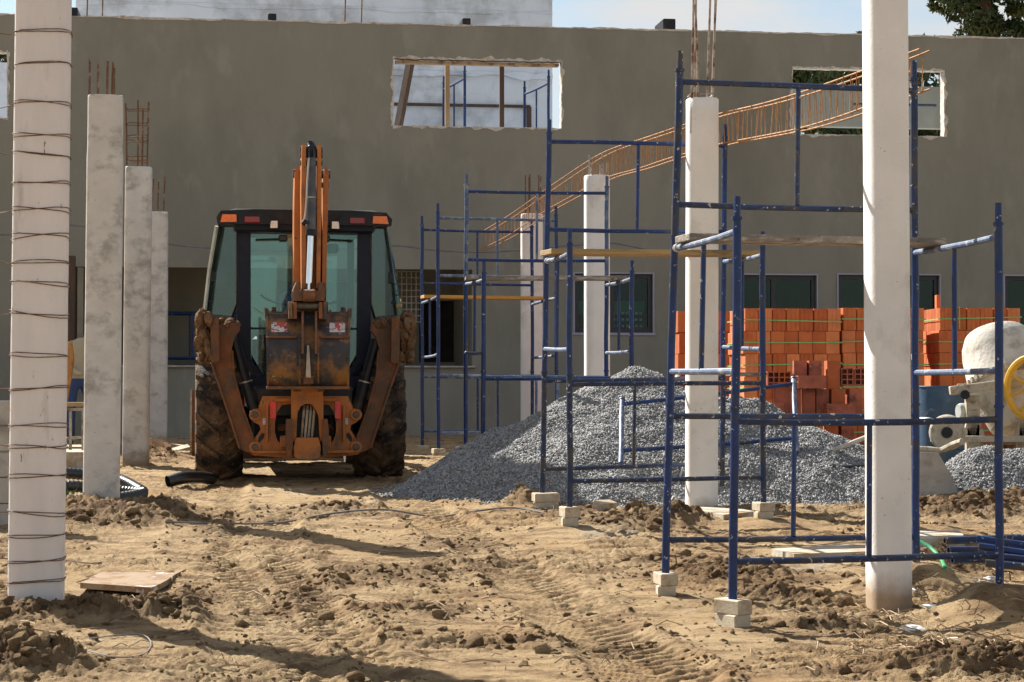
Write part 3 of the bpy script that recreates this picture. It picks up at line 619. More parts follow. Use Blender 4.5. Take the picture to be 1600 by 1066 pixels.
# white wall further back
WY2 = 39.5
wb = thing('rear_building', 'tall whitewashed concrete wall rising behind the grey building', 'building', tuple(wpos(0, 0.3, WY2)))
ua, ub = wall_hit(118, 60, WY2)[0], wall_hit(863, 60, WY2)[0]; zt2 = wall_hit(500, -60, WY2)[1]
wall_holes(ua, ub, 0.0, lambda u: zt2, [], WY2, 0.3).build('wall', M['white_wall'], wb, smooth=False, fix=False)
def wl(y, x=500): return wall_hit(x, y, WY2)[1]
for y, hgt, dp in ((12, 0.05, 0.03), (112, 0.10, 0.10)):
    rr = rough_strip(lambda t: (wpos(ua + (ub - ua) * t, wl(y), WY2), Zv), 90, hgt * 0.6, hgt, dp, 50 + y, 0.6); rr.build('ledge', M['white_wall'], wb, ang=20)
MB().box(wpos((wall_hit(614, 160, WY2)[0] + wall_hit(828, 160, WY2)[0]) / 2, wl(161), WY2, -0.03), (wall_hit(828, 160, WY2)[0] - wall_hit(614, 160, WY2)[0], 0.08, 0.05), rz(TH)).build('batten', M['wood_dark'], wb)
MB().box(wpos(wall_hit(826, 160, WY2)[0], wl(180), WY2, -0.03), (0.09, 0.08, wl(163) - wl(200)), rz(TH)).build('batten', M['wood_dark'], wb)
uc, ud = wall_hit(-300, 100, WY2)[0], ua - 0.005
wall_holes(uc, ud, 0.0, lambda u: wl(97, 0), [], WY2 + 0.05, 0.25).build('low_wall', M['white_wall'], wb, smooth=False, fix=False)
# wires hanging on the white wall
for x in (137, 161, 541, 567):
    one('rebar_stub', MB().tube(wpos(wall_hit(x, 30, WY + 0.2)[0], zt - 0.2, WY, 0.3), wpos(wall_hit(x + 2, 0, WY + 0.2)[0], zt + 0.55, WY, 0.3), 0.012, n=5), M['rust'], {137: 'leftmost', 161: 'second', 541: 'third', 567: 'rightmost'}[x] + ' of four thin rebar stubs on the roof line before the white wall', 'rebar', 'rebar stubs on the roof line')
# olive parapet behind the right upper opening
WY3 = 37.0
h3 = hole_px(1180, 1560, 134, 199, WY3)
ow = thing('inner_parapet', 'olive beam wall seen through the right upper opening', 'wall', tuple(wpos((h3[0] + h3[1]) / 2, h3[2], WY3)))
wall_holes(h3[0], h3[1], h3[2], lambda u: h3[3], [], WY3, 0.2).build('wall', M['wall'], ow, smooth=False, fix=False)
for u in (h3[0] + 0.2, h3[1] - 0.2): MB().box(wpos(u, (zf + h3[2]) / 2, WY3, 0.1), (0.2, 0.18, h3[2] - zf), rz(TH)).build('post', M['wall'], ow, smooth=False)
MB().tube(wpos(wall_hit(1350, 163, WY + 1.5)[0], wall_hit(1350, 163, WY + 1.5)[1], WY, 1.5), wpos(wall_hit(1480, 165, WY + 1.5)[0], wall_hit(1480, 165, WY + 1.5)[1], WY, 1.5), 0.025).build('rail', M['blue2'], ow)

# ------------------------------------------------------------------ trees behind
def tree(c, rad, hz, base_z, n, label, seed, leaf=0.10, m='leaf'):
    r = np.random.default_rng(seed); t = thing('tree', label, 'tree', (c.x, c.y, base_z), 'trees behind the building')
    tr = MB(); top = c.z + hz * 0.3
    tr.path([(c.x, c.y, base_z), (c.x + 0.15, c.y, base_z + (top - base_z) * 0.5), (c.x, c.y + 0.1, top)], [0.22, 0.16, 0.05], 8)
    tr.build('trunk', M['bark'], t)
    cl = []
    for i in range(26):
        a = r.random() * 2 * PI; q = r.random()**0.5; zz = r.uniform(-1, 1)
        cl.append((c.x + math.cos(a) * rad * q * math.sqrt(1 - zz * zz * 0.7), c.y + math.sin(a) * rad * q * 0.8, c.z + zz * hz, r.uniform(0.35, 0.75) * rad * 0.5))
        if i % 2: 
            lb = MB(); lb.path([(c.x, c.y, c.z - hz * 0.6 + hz * 0.6 * r.random()), cl[-1][:3]], [0.06, 0.015], 5); lb.build('limb', M['bark'], t)
    mb = MB(); per = n // len(cl)
    for cx, cy, cz, rr in cl:
        d = r.normal(size=(per, 3)); d /= np.linalg.norm(d, axis=1)[:, None]; d *= (r.random(per)**0.45)[:, None] * rr
        for q in d:
            p = Vector((cx + q[0] * 1.2, cy + q[1], cz + q[2] * 0.75)); m3 = Euler(r.uniform(-1.4, 1.4, 3)).to_matrix(); s = leaf * r.uniform(0.6, 1.3)
            mb.add([p + m3 @ Vector(v) for v in ((-s, 0, 0), (0, -s * 0.4, 0.03), (s, 0, 0), (0, s * 0.4, 0.03))], [(0, 1, 2, 3)])
    mb.build('crown', M[m], t, smooth=False, fix=False)
tree(P(1545, 0, 52), 1.35, 0.85, 0.6, 9000, 'dark evergreen tree rising above the right end of the grey wall', 31)
tree(P(1625, -15, 50), 1.6, 1.9, 0.6, 9000, 'dark tree at the right edge above the grey wall', 32)
tree(P(1300, 170, 47), 2.4, 1.5, 0.6, 9000, 'dark tree seen through the right upper opening', 33, leaf=0.14)
tree(P(1440, 160, 48), 1.7, 1.3, 0.6, 6000, 'dark tree seen behind the white column in the right upper opening', 34, leaf=0.14)
tree(P(14, 96, 60), 1.3, 0.5, 0.6, 2500, 'small far tree at the left edge beyond the wall', 35)

# ------------------------------------------------------------------ concrete columns
def rrect(w_, d_, r, k=6):
    pts = []
    for cx, cy, a0 in ((w_ / 2 - r, d_ / 2 - r, 0), (-w_ / 2 + r, d_ / 2 - r, 90), (-w_ / 2 + r, -d_ / 2 + r, 180), (w_ / 2 - r, -d_ / 2 + r, 270)):
        for i in range(k + 1):
            a = R(a0 + 90 * i / k); pts.append(Vector((cx + r * math.cos(a), cy + r * math.sin(a), 0)))
    return pts
def column(px_c, py_base, py_top, Y, w_, d_, r, m, label, seed, rods=(), rod_m='rust', rings=(), seam=None, lean=0.0):
    b = P(px_c, py_base, Y); tp = P(px_c, py_top, Y); g = gzs(b.x, b.y) - 0.25
    t = thing('concrete_column', label, 'column', (b.x, b.y, b.z), 'concrete columns')
    mt = rz(TH); prof = [mt @ p for p in rrect(w_, d_, r)]; n = len(prof); rnd = random.Random(seed)
    mb = MB(); zs = [g]; z = g
    while z < tp.z - 0.12: z += 0.1; zs.append(min(z, tp.z - 0.008))
    if zs[-1] < tp.z - 0.009: zs.append(tp.z - 0.008)
    for i, z in enumerate(zs):
        ox = lean * (z - g); k = 1 + 0.003 * rnd.uniform(-1, 1)
        if seam and z > seam: k *= 0.97
        mb.v += [(b.x + p.x * k + ox, b.y + p.y * k, z) for p in prof]
    mb.v += [(b.x + p.x * 0.95 + lean * (tp.z - g), b.y + p.y * 0.95, tp.z + rnd.uniform(-0.004, 0.004)) for p in prof]
    for i in range(len(zs)):
        for j in range(n): mb.f.append((i * n + j, i * n + (j + 1) % n, (i + 1) * n + (j + 1) % n, (i + 1) * n + j))
    mb.f.append(tuple(len(zs) * n + j for j in range(n)))
    mb.build('shaft', M[m], t, ang=50)
    if rods:
        for k_, (dx, dy, y1, tilt) in enumerate(rods):
            p0 = Vector((b.x, b.y, tp.z - 0.3)) + mt @ Vector((dx, dy, 0)); h = (P(px_c, y1, Y).z - tp.z)
            MB().path([p0, p0 + Vector((tilt * 0.5 + lean * h, 0, 0.3 + h * 0.5)), p0 + Vector((tilt, 0.01, 0.3 + h))], 0.0105, 6).build('rebar', M[rod_m], t)
    for y1 in rings:
        zc = P(px_c, y1, Y).z; pr = [mt @ p for p in rrect(w_ - 0.07, d_ - 0.06, 0.03, 3)]
        MB().path([Vector((b.x + p.x, b.y + p.y, zc + 0.01 * rnd.uniform(-1, 1))) for p in pr], 0.005, 5, closed=True).build('stirrup', M[rod_m], t)
    return t, b, tp, prof
q = 0.11
c1, c1b, c1t, c1p = column(56, 952, -40, 11.6, 0.305, 0.25, 0.07, 'col_pink', 'tall pinkish concrete column wrapped with rusty wire at the left edge', 1, lean=0.0065)
def wraps():
    rnd = random.Random(5)
    ys = [54, 105, 165, 214, 242, 287, 330, 371, 413, 444, 490, 555, 607, 665, 697, 743, 800, 834, 873, 906]
    for k, y in enumerate(ys):
        zc = P(56, y, 11.6).z; mb = MB()
        for lp in range(2):
            t1, t2 = rnd.uniform(-0.016, 0.012), rnd.uniform(-0.012, 0.012); pr = [p * (1.035 + 0.01 * lp) for p in c1p]
            # resample
            pts = []
            for i in range(len(pr)):
                a, b = pr[i], pr[(i + 1) % len(pr)]; m_ = max(1, int((b - a).length / 0.03))
                for j in range(m_): pts.append(a.lerp(b, j / m_))
            pts = [Vector((c1b.x + p.x + 0.0065 * (zc + 0.2), c1b.y + p.y, zc + p.x * t1 * 6 + p.y * t2 * 6 + 0.0008 * rnd.uniform(-1, 1) + lp * 0.012 * math.sin(k + p.x * 9))) for p in pts]
            mb.path(pts, 0.0026, 4, closed=True)
        mb.build('wire_wrap', M['rust'], c1)
        if k % 2 == 0:
            a = Vector((c1b.x - 0.16, c1b.y, zc)); tgt = Vector((c1b.x - 0.9 - rnd.random() * 0.3, c1b.y + rnd.uniform(-0.3, 0.5), zc + rnd.uniform(-0.3, 0.45)))
            if tgt.z < 0.2: tgt.z = 0.2
            MB().path([a, a.lerp(tgt, 0.3) + Vector((0, 0, -0.03)), a.lerp(tgt, 0.65) + Vector((0, 0.02, 0.01)), tgt], 0.0032, 4).build('wire_end', M['rust'], c1)
wraps()
column(158, 786, 151, 17.35, 0.30, 0.25, 0.07, 'col_grey', 'stained grey concrete column with five rebars on its top, second from left', 2,
       [(-q, -0.07, 94, 0.0), (-0.04, -0.08, 100, 0.0), (0.035, -0.08, 98, 0.005), (0.075, -0.06, 98, 0.01), (0.085, 0.07, 104, 0.0)], 'rust', seam=P(158, 232, 17.35).z, lean=0.006)
column(212, 716, 262, 23.4, 0.30, 0.25, 0.05, 'col_grey', 'stained grey concrete column with ringed rebar cage on top, third from left', 3,
       [(-q, -0.07, 163, -0.02), (0.01, -0.08, 158, 0.0), (0.05, 0.06, 170, 0.01), (q, -0.06, 160, 0.02)], 'rust', rings=(172, 194, 213, 221, 246, 252), lean=0.006)
column(245, 688, 332, 29.0, 0.29, 0.25, 0.05, 'col_grey', 'grey concrete column with three short rebars on top, farthest of the left row', 4,
       [(-0.09, -0.07, 280, 0.03), (0.0, -0.07, 285, 0.01), (0.08, -0.06, 277, 0.02)], 'rust')
column(1389, 908, -40, 11.65, 0.235, 0.30, 0.11, 'col_white', 'tall white concrete column inside the front scaffold tower', 5, lean=-0.002)
column(1096, 790, 155, 17.3, 0.265, 0.26, 0.10, 'col_white', 'white concrete column with long bare rebars between the two nearer scaffold towers', 6,
       [(-0.10, -0.08, -60, 0.03), (-0.06, -0.02, -20, 0.02), (-0.04, -0.085, 10, -0.02), (0.03, -0.08, -70, 0.05), (0.085, -0.06, -60, 0.04), (0.10, 0.06, -40, 0.06)], 'rebar_grey', rings=(150,), lean=0.004)
column(933, 720, 275, 23.5, 0.285, 0.26, 0.09, 'col_white', 'white concrete column rising behind the gravel heap peak', 7,
       [(-0.10, -0.07, 243, 0.0), (-0.06, 0.05, 246, 0.0), (0.02, -0.07, 256, 0.01), (0.05, -0.07, 240, 0.0), (0.11, -0.05, 254, 0.0)], 'rebar_grey')
column(831, 690, 335, 29.0, 0.31, 0.26, 0.09, 'col_white', 'white concrete column farthest of the right row, left of the gravel peak', 8,
       [(-0.10, -0.07, 275, 0.0), (-0.05, -0.07, 278, 0.0), (-0.02, 0.05, 272, 0.0), (0.09, -0.07, 274, 0.0), (0.11, 0.0, 276, 0.02)], 'rust')

# ------------------------------------------------------------------ scaffold frames
def frame(bl, br, label, group=None, up=None, upr=None, mats=('blue', 'blue', 'blue'), pins=True, r=0.0235, braces=True, name='scaffold_frame', hooks=False):
    bl, br = Vector(bl), Vector(br); up = Vector(up) if up is not None else Vector((0, 0, 1)); upr = Vector(upr) if upr is not None else up
    t = thing(name, label, 'scaffold frame', tuple((bl + br) / 2), group)
    u = (br - bl).normalized()
    for b, v in ((bl, up), (br, upr)):
        d = v.normalized()
        po = MB().path([b, b + v * 0.35 + Vector((random.uniform(-0.005, 0.005), random.uniform(-0.005, 0.005), 0)), b + v * 0.7 + Vector((random.uniform(-0.005, 0.005), random.uniform(-0.005, 0.005), 0)), b + v], r, 12).build('post', M[mats[0]], t)
        MB().tube(b + v * 0.993, b + v + d * 0.008, r * 1.28, n=12).build('collar', M[mats[0]], po)
        if pins: MB().tube(b + v, b + v + d * 0.115, r * 0.80, n=10).build('pin', M[mats[0]], po)
    for h, m in ((0.93, mats[1]), (0.195, mats[1])):
        a, c = bl + up * h, br + upr * h
        sg_ = Vector((0, 0, random.uniform(-0.012, 0.006))); MB().path([a + u * r * 0.6, a.lerp(c, 0.3) + sg_, a.lerp(c, 0.65) + sg_, c - u * r * 0.6], 0.0185, 10).build('rail', M[m], t)
    a = (bl + up * 0.195 + br + upr * 0.195) / 2; c = (bl + up * 0.93 + br + upr * 0.93) / 2; d = (c - a).normalized()
    MB().tube(a + d * 0.012, c - d * 0.012, 0.0155, n=10).build('strut', M[mats[2]], t)
    if hooks:
        for b, v in ((bl, up), (br, upr)):
            MB().path([b + v * 0.10, b + v * 0.10 + u * 0.06, b + v * 0.05 + u * 0.065], 0.005, 5).build('locking_hook', M['rust'], t)
    return t
def at(px, py, Y): return P(px, py, Y)
def lift(p, k, lean=(0, 0)): return Vector((p.x + lean[0] * k, p.y + lean[1] * k, p.z + k))
# tower A, in front on the right
A = {'FL': at(1145, 936, 10.77), 'FR': at(1562, 922, 11.2), 'BL': at(1040, 895, 12.21), 'BR': at(1432, 888, 12.55)}
lA = {'FL': (0.014, 0), 'FR': (0.003, 0), 'BL': (0.03, 0.0), 'BR': (0.0, 0)}
def tower(T, ln, spec, gname):
    for lev, side, a, b, label, mats, pins in spec:
        pa, pb = lift(T[a], lev, ln[a]), lift(T[b], lev, ln[b])
        frame(pa, pb, label, gname, Vector((ln[a][0], ln[a][1], 1.0)), Vector((ln[b][0], ln[b][1], 1.0)), mats, pins, hooks=(lev == 0))
tower(A, lA, [
    (0, 'f', 'FL', 'FR', 'bottom front blue scaffold frame of the nearest tower, before the white column', ('blue', 'blue2', 'blue'), False),
    (0, 'b', 'BL', 'BR', 'bottom rear blue scaffold frame of the nearest tower, behind the white column', ('blue', 'blue2', 'blue'), False),
    (1, 'l', 'FL', 'BL', 'left side blue scaffold frame in the second tier of the nearest tower', ('blue', 'blue3', 'blue'), True),
    (1, 'r', 'FR', 'BR', 'right side blue scaffold frame in the second tier of the nearest tower', ('blue', 'blue3', 'blue'), True),
    (2, 'b', 'BL', 'BR', 'top scuffed dark scaffold frame of the nearest tower', ('blue2', 'blue2', 'blue2'), True)], 'scaffold frames of the nearest tower')
for k in ('FL', 'FR'):
    pass
B = {'FL': at(890, 792, 15.6), 'FR': at(1193, 785, 16.0), 'BL': at(847, 770, 17.07), 'BR': at(1128, 760, 17.6)}
lB = {'FL': (0.001, 0), 'FR': (0.0, 0), 'BL': (0.02, 0), 'BR': (0.012, 0)}
tower(B, lB, [
    (0, 'f', 'FL', 'FR', 'bottom front scuffed scaffold frame of the middle tower before the gravel heap', ('blue2', 'blue2', 'blue2'), False),
    (0, 'b', 'BL', 'BR', 'bottom rear scuffed scaffold frame of the middle tower, sunk in gravel', ('blue2', 'blue2', 'blue2'), False),
    (1, 'l', 'FL', 'BL', 'left side scaffold frame in the second tier of the middle tower', ('blue', 'blue3', 'blue'), True),
    (1, 'r', 'FR', 'BR', 'right side scaffold frame in the second tier of the middle tower', ('blue', 'blue3', 'blue'), True),
    (2, 'b', 'BL', 'BR', 'top blue scaffold frame of the middle tower crossing under the rebar cage', ('blue', 'blue', 'blue'), True)], 'scaffold frames of the middle tower')
D1 = {'FL': at(755, 736, 20.7), 'FR': at(987, 734, 20.7), 'BL': at(727, 725, 22.0), 'BR': at(947, 724, 22.2)}
lz0 = {k: (0.004, 0) for k in D1}
tower(D1, lz0, [
    (0, 'f', 'FL', 'FR', 'bottom front blue scaffold frame of the tower left of the gravel heap', ('blue', 'blue', 'blue3'), False),
    (0, 'b', 'BL', 'BR', 'bottom rear blue scaffold frame of the tower left of the gravel heap', ('blue', 'blue3', 'blue3'), False),
    (1, 'l', 'FL', 'BL', 'left side blue scaffold frame in the second tier of the tower left of the gravel', ('blue', 'blue3', 'blue'), True),
    (1, 'r', 'FR', 'BR', 'right side blue scaffold frame in the second tier behind the gravel peak', ('blue', 'blue3', 'blue'), True),
    (2, 'b', 'BL', 'BR', 'top blue scaffold frame of the tower left of the gravel heap', ('blue3', 'blue', 'blue3'), True)], 'scaffold frames of the tower left of the gravel')
E = {'FL': at(685, 701, 26.0), 'FR': at(870, 701, 26.3), 'BL': at(660, 696, 27.8), 'BR': at(832, 695, 28.2)}
tower(E, {k: (-0.003, 0) for k in E}, [
    (0, 'f', 'FL', 'FR', 'bottom front blue scaffold frame of the farthest tower right of the backhoe', ('blue', 'blue3', 'blue'), False),
    (0, 'b', 'BL', 'BR', 'bottom rear blue scaffold frame of the farthest tower right of the backhoe', ('blue', 'blue3', 'blue'), False),
    (1, 'l', 'FL', 'BL', 'left side blue scaffold frame in the second tier of the farthest tower', ('blue', 'blue3', 'blue'), False),
    (1, 'r', 'FR', 'BR', 'right side blue scaffold frame in the second tier of the farthest tower', ('blue', 'blue3', 'blue'), False),
    (2, 'f', 'FL', 'FR', 'top front blue scaffold frame of the farthest tower', ('blue', 'blue3', 'blue3'), True),
    (2, 'b', 'BL', 'BR', 'top rear blue scaffold frame of the farthest tower', ('blue', 'blue', 'blue'), True)], 'scaffold frames of the farthest tower')
# exposed pins on second tier fronts of towers A, B, D1
# frames standing in the niche and in the upper opening
for k, (Yo, x0) in enumerate(((1.0, 240), (2.0, 250))):
    ua_ = wall_hit(x0, 560, WY + Yo)[0]; zf0 = nz0 - 0.03
    frame(wpos(ua_, zf0, WY, Yo), wpos(ua_ + 1.5, zf0, WY, Yo), ('nearer' if k == 0 else 'farther') + ' blue scaffold frame standing in the wall recess left of the backhoe', 'scaffold frames in the wall recess', mats=('blue', 'blue', 'blue'))
ua_ = wall_hit(108, 560, WY + 0.8)[0]
frame(wpos(ua_, nz0 - 0.03, WY, 0.8), wpos(ua_ + 0.1, nz0 - 0.03, WY, 1.9), 'blue scaffold frame seen between the two leftmost columns', 'scaffold frames in the wall recess')
for k, (xa, xb) in enumerate(((724, 742), (850, 873))):
    pa = wpos(wall_hit(xa, 160, WY + 2.6)[0], zf, WY, 2.6); pb = wpos(wall_hit(xb, 160, WY + 1.3)[0], zf, WY, 1.3)
    hgt = wall_hit(xb, 112 if k == 0 else 120, WY + 1.3)[1] - zf
    frame(pa, pb, 'blue scaffold frame in the middle of the upper opening' if k == 0 else 'blue scaffold frame at the right end of the upper opening', 'scaffold frames in the upper opening', up=(0, 0, hgt), upr=(0, 0, hgt))
pl = MB().box(wpos((wall_hit(735, 190, WY + 1.9)[0] + wall_hit(872, 190, WY + 1.9)[0]) / 2, H_UP1[2] - 0.02, WY, 1.95), (wall_hit(872, 190, WY + 1.9)[0] - wall_hit(735, 190, WY + 1.9)[0] + 0.2, 0.9, 0.05), rz(TH), 0.006)
one('plank', pl, M['wood_dark'], 'dark plank floor seen in the upper opening', 'plank')
# frame lying on the gravel
def on_gravel(px, py, off=0.03):
    for Y in np.arange(15.5, 22.0, 0.02):
        p = P(px, py, Y)
        if p.z < max(float(gravel_h(np.array([p.x]), np.array([p.y]))[0]), float(gbase(p.x, p.y))): return P(px, py, Y - off)
    return P(px, py, 19.0)
fa = on_gravel(970, 724, 0.12); fb = on_gravel(1245, 708, 0.12)
frame(fa, fb, 'sunlit-toned blue scaffold frame lying tilted on the gravel heap', up=at(972, 625, fa.y + 0.75) - fa, upr=at(1240, 592, fb.y + 0.85) - fb, mats=('blue3', 'blue', 'blue'), pins=False)
# planks on the towers
def plank(p0, p1, wd, th, m, label):
    d = (p1 - p0); rot = Matrix((d.normalized(), Vector((-d.y, d.x, 0)).normalized(), d.normalized().cross(Vector((-d.y, d.x, 0)).normalized()))).transposed()
    return one('plank', MB().box((p0 + p1) / 2, (d.length, wd, th), rot, 0.004), M[m], label, 'plank')
def mid(a, b, t): return a.lerp(b, t)
def tier2(T, ln, a, b, t, z=1.93): return mid(lift(T[a], z, ln[a]), lift(T[b], z, ln[b]), t)
def deck(T, ln, t, over, m, label, wd=0.27, th=0.042):
    a, b = tier2(T, ln, 'FL', 'BL', t), tier2(T, ln, 'FR', 'BR', t); d = (b - a).normalized(); up = Vector((0, 0, 0.0185 + th / 2))
    plank(a - d * over + up, b + d * over + up, wd, th, m, label)
deck(A, lA, 0.78, 0.03, 'plank_grey', 'weathered grey plank on the second tier of the nearest tower')
deck(B, lB, 0.50, 0.10, 'plank_tan', 'worn tan plank on the second tier of the middle tower', 0.29)
deck(D1, lz0, 0.5, 0.1, 'plank_grey', 'grey plank on the second tier of the tower left of the gravel')
deck(E, {k: (-0.003, 0) for k in E}, 0.5, 0.1, 'plank_orange', 'yellow form plank on the second tier of the farthest tower')
# wire ties on rail ends
for T, ln, nm in ((A, lA, 'nearest'), (B, lB, 'middle')):
    p = lift(T['BL'], 1.93, ln['BL']); d = (lift(T['FL'], 1.93, ln['FL']) - p).normalized(); mb = MB()
    for k in range(3):
        c = p + d * (0.06 + 0.022 * k); e1 = d.cross(Zv).normalized(); e2 = e1.cross(d)
        mb.path([c + (e1 * math.cos(t) + e2 * math.sin(t)) * 0.0225 for t in np.linspace(0, 2 * PI, 12, endpoint=False)], 0.004, 5, closed=True)
    one('rope_tie', mb, M['cable_lt'], 'pale rope tie on the left rail of the %s scaffold tower' % nm, 'rope')
# pavers under the posts
def paver(p, rot, label, size=(0.2, 0.1, 0.068), z=None, tilt=0.0, m='paver'):
    me_key = ('paver', size)
    o = MB().box((0, 0, size[2] / 2), size, None, 0.006).build('paver_block', M[m]); o.location = (p.x, p.y, p.z if z is None else z); o.rotation_euler = (tilt, 0, rot)
    return tag(o, label, 'paver', 'cement pavers')
def stack(p, rot, nm, n=2, size=(0.155, 0.20, 0.068)):
    size = (size[0], size[1], max(0.066, (p.z - min(gz(p.x + dx, p.y + dy) for dx in (-0.08, 0, 0.08) for dy in (-0.12, 0, 0.1)) + 0.015) / n)) if size[2] < 0.9 else size
    for k in range(n):
        paver(p, rot + (0.12 if k else -0.05), ('upper' if k == n - 1 else 'lower') + ' cement paver under ' + nm, size, p.z - size[2] * (n - k) + 0.0)
stack(A['FL'], 0.5, 'the front left post of the nearest tower', 2, (0.10, 0.20, 0.072)); stack(A['BL'], 0.05, 'the rear left post of the nearest tower', 2, (0.105, 0.2, 0.065))
stack(B['FL'], 0.1, 'the front left post of the middle tower', 2, (0.12, 0.2, 0.075)); stack(B['FR'], 0.1, 'the front right post of the middle tower', 2, (0.125, 0.2, 0.06))
stack(B['BL'] + Vector((0.03, -0.05, 0)), 0.02, 'the rear left post of the middle tower', 2, (0.21, 0.2, 0.07))
stack(E['FL'], 0.1, 'the left front post of the farthest tower', 2, (0.15, 0.2, 0.07)); stack(E['BL'], 0.1, 'the left rear post of the farthest tower', 2, (0.15, 0.2, 0.07))
p = G(944, 800); paver(Vector((p.x, p.y, p.z + 0.02)), 0.8, 'single tilted cement paver lying by the gravel edge', (0.20, 0.10, 0.07), tilt=0.25)

# ------------------------------------------------------------------ wavy rebar cage
def cage():
    K = [(752, 366, 392, 29.6), (790, 344, 374, 28.6), (812, 330, 362, 28.0), (850, 302, 333, 27.0), (905, 265, 304, 25.2), (932, 247, 288, 24.4), (955, 234, 275, 23.4), (1000, 221, 266, 21.6), (1053, 203, 247, 19.6), (1096, 189, 236, 18.3), (1126, 179, 226, 17.6), (1200, 163, 213, 16.0), (1262, 145, 201, 14.9), (1340, 118, 177, 13.7), (1388, 100, 158, 13.1), (1445, 78, 138, 12.7)]
    K = np.array(K, float); s = np.concatenate([[0], np.cumsum(np.hypot(np.diff(K[:, 0]), 0))]); n = 110
    def crom(t, col):
        return np.interp(t, s, K[:, col])
    ts = np.linspace(0, s[-1], n); raw = {c: crom(ts, c) for c in range(4)}
    ker = np.ones(9) / 9
    for c in (1, 2, 3): raw[c] = np.convolve(np.pad(raw[c], 4, mode='edge'), ker, 'valid') if c != 9 else raw[c]
    raw[1][:4] = crom(ts[:4], 1); raw[2][:4] = crom(ts[:4], 2); raw[1][-4:] = crom(ts[-4:], 1); raw[2][-4:] = crom(ts[-4:], 2)
    top = [P(raw[0][i], raw[1][i], raw[3][i]) for i in range(n)]; bot = [P(raw[0][i], raw[2][i], raw[3][i]) for i in range(n)]
    t = thing('rebar_cage', 'long wavy orange rebar beam cage laid across the scaffold towers', 'rebar cage', tuple(bot[0]))
    wd = 0.10; side = []
    for i in range(n):
        d = top[min(i + 1, n - 1)] - top[max(i - 1, 0)]; d.z = 0; d.normalize(); side.append(Vector((-d.y, d.x, 0)) * wd / 2)
    for sg in (-1, 1):
        MB().path([p + q * sg for p, q in zip(top, side)], 0.0065, 6).build('bar', M['cage'], t); MB().path([p + q * sg for p, q in zip(bot, side)], 0.0065, 6).build('bar', M['cage'], t)
    L = [0]
    for i in range(n - 1): L.append(L[-1] + (top[i + 1] - top[i]).length)
    k = 0.08; i = 0
    while k < L[-1] - 0.03:
        while L[i + 1] < k: i += 1
        f = (k - L[i]) / (L[i + 1] - L[i]); a = top[i].lerp(top[i + 1], f); b = bot[i].lerp(bot[i + 1], f); sd = side[i] * 1.12
        e = Vector((0, 0, 0.008)); sl = Vector((random.uniform(-0.02, 0.02), random.uniform(-0.02, 0.02), 0))
        MB().path([a + sd + e + sl, a - sd + e + sl, b - sd - e, b + sd - e], 0.0036, 4, closed=True).build('stirrup', M['cage'], t, smooth=False)
        k += 0.155
cage()
# ------------------------------------------------------------------ backhoe loader (built in its own axes: x right, y forward, z up)
BY = 20.8; BX = (475 - 800) / F * BY; BZ = 0.338; YAW = R(8.5)
def Lc(px, py, y):                                      # pixel -> place in the machine's own axes, y metres in front of its rear plate
    s = F / (BY + y); x = (px - 800) / s - BX + math.tan(YAW) * y
    return Vector((x, y, CAMZ + (HOR - py) / s - BZ))
bh = thing('backhoe_loader', 'muddy orange backhoe loader seen from behind with its digging arm folded up', 'backhoe', (BX, BY, BZ), local=True)
bh.rotation_euler.z = YAW
def part(name, mb, m, parent=None, **k): return mb.build(name, M[m], parent or bh, **k)
def plate(pts, y0, y1):                                  # outline in (px, py) at depth y0, thick to y1
    a = [Lc(x, y, y0) for x, y in pts]; return MB().prism(a, (0, y1 - y0, 0))
# --- tyres
def tyre(name, cx, cy, rad, wd, lugs, side):
    prof = [(rad * 0.55, -wd * 0.42), (rad * 0.60, -wd * 0.47), (rad * 0.78, -wd * 0.53), (rad * 0.90, -wd * 0.50), (rad * 0.945, -wd * 0.40), (rad * 0.955, 0), (rad * 0.945, wd * 0.40), (rad * 0.90, wd * 0.50), (rad * 0.78, wd * 0.53), (rad * 0.60, wd * 0.47), (rad * 0.55, wd * 0.42)]
    c = Vector((cx, cy, rad - 0.03))
    wheel = MB().lathe([(rad * 0.12, -wd * 0.15), (rad * 0.5, -wd * 0.12), (rad * 0.55, -wd * 0.40), (rad * 0.585, -wd * 0.44), (rad * 0.585, wd * 0.44), (rad * 0.55, wd * 0.40), (rad * 0.5, wd * 0.12), (rad * 0.12, wd * 0.15)], c, (1, 0, 0), 28, True)
    wo = part(name, wheel, 'orange_mud')
    ty = MB().lathe(prof, c, (1, 0, 0), 48); r = random.Random(int(cx * 100) + 5)
    part('tyre', ty, 'tyre', wo, ang=40)
    lg = MB()
    for s in (-1, 1):
        for k in range(lugs):
            a0 = 2 * PI * (k + (0.5 if s > 0 else 0)) / lugs; sec = []
            for i in range(7):
                f = i / 6; x = s * wd * (0.03 - 0.06 * (1 - f) * 0 + 0.51 * f - 0.02); a = a0 + f * 0.30
                rr = rad * (0.945 if f < 0.75 else 0.945 - (f - 0.75) * 0.16); ht = rad * 0.058 * (1 if f < 0.8 else 0.85) * (1 + 0.12 * r.uniform(-1, 1)); hw = 0.045 + 0.012 * f
                def pt(rr_, da): return c + Vector((x, math.sin(a + da) * rr_, math.cos(a + da) * rr_))
                sec += [pt(rr - 0.02, -hw * 1.25 / rad * 0.68), pt(rr + ht, -hw * 0.85 / rad * 0.68), pt(rr + ht, hw * 0.85 / rad * 0.68), pt(rr - 0.02, hw * 1.25 / rad * 0.68)]
            lg.add(sec, [(i * 4 + j, i * 4 + (j + 1) % 4, i * 4 + 4 + (j + 1) % 4, i * 4 + 4 + j) for i in range(6) for j in range(4)] + [(0, 1, 2, 3), (27, 26, 25, 24)])
    part('tread', lg, 'tyre', wo, ang=25)
    return wo
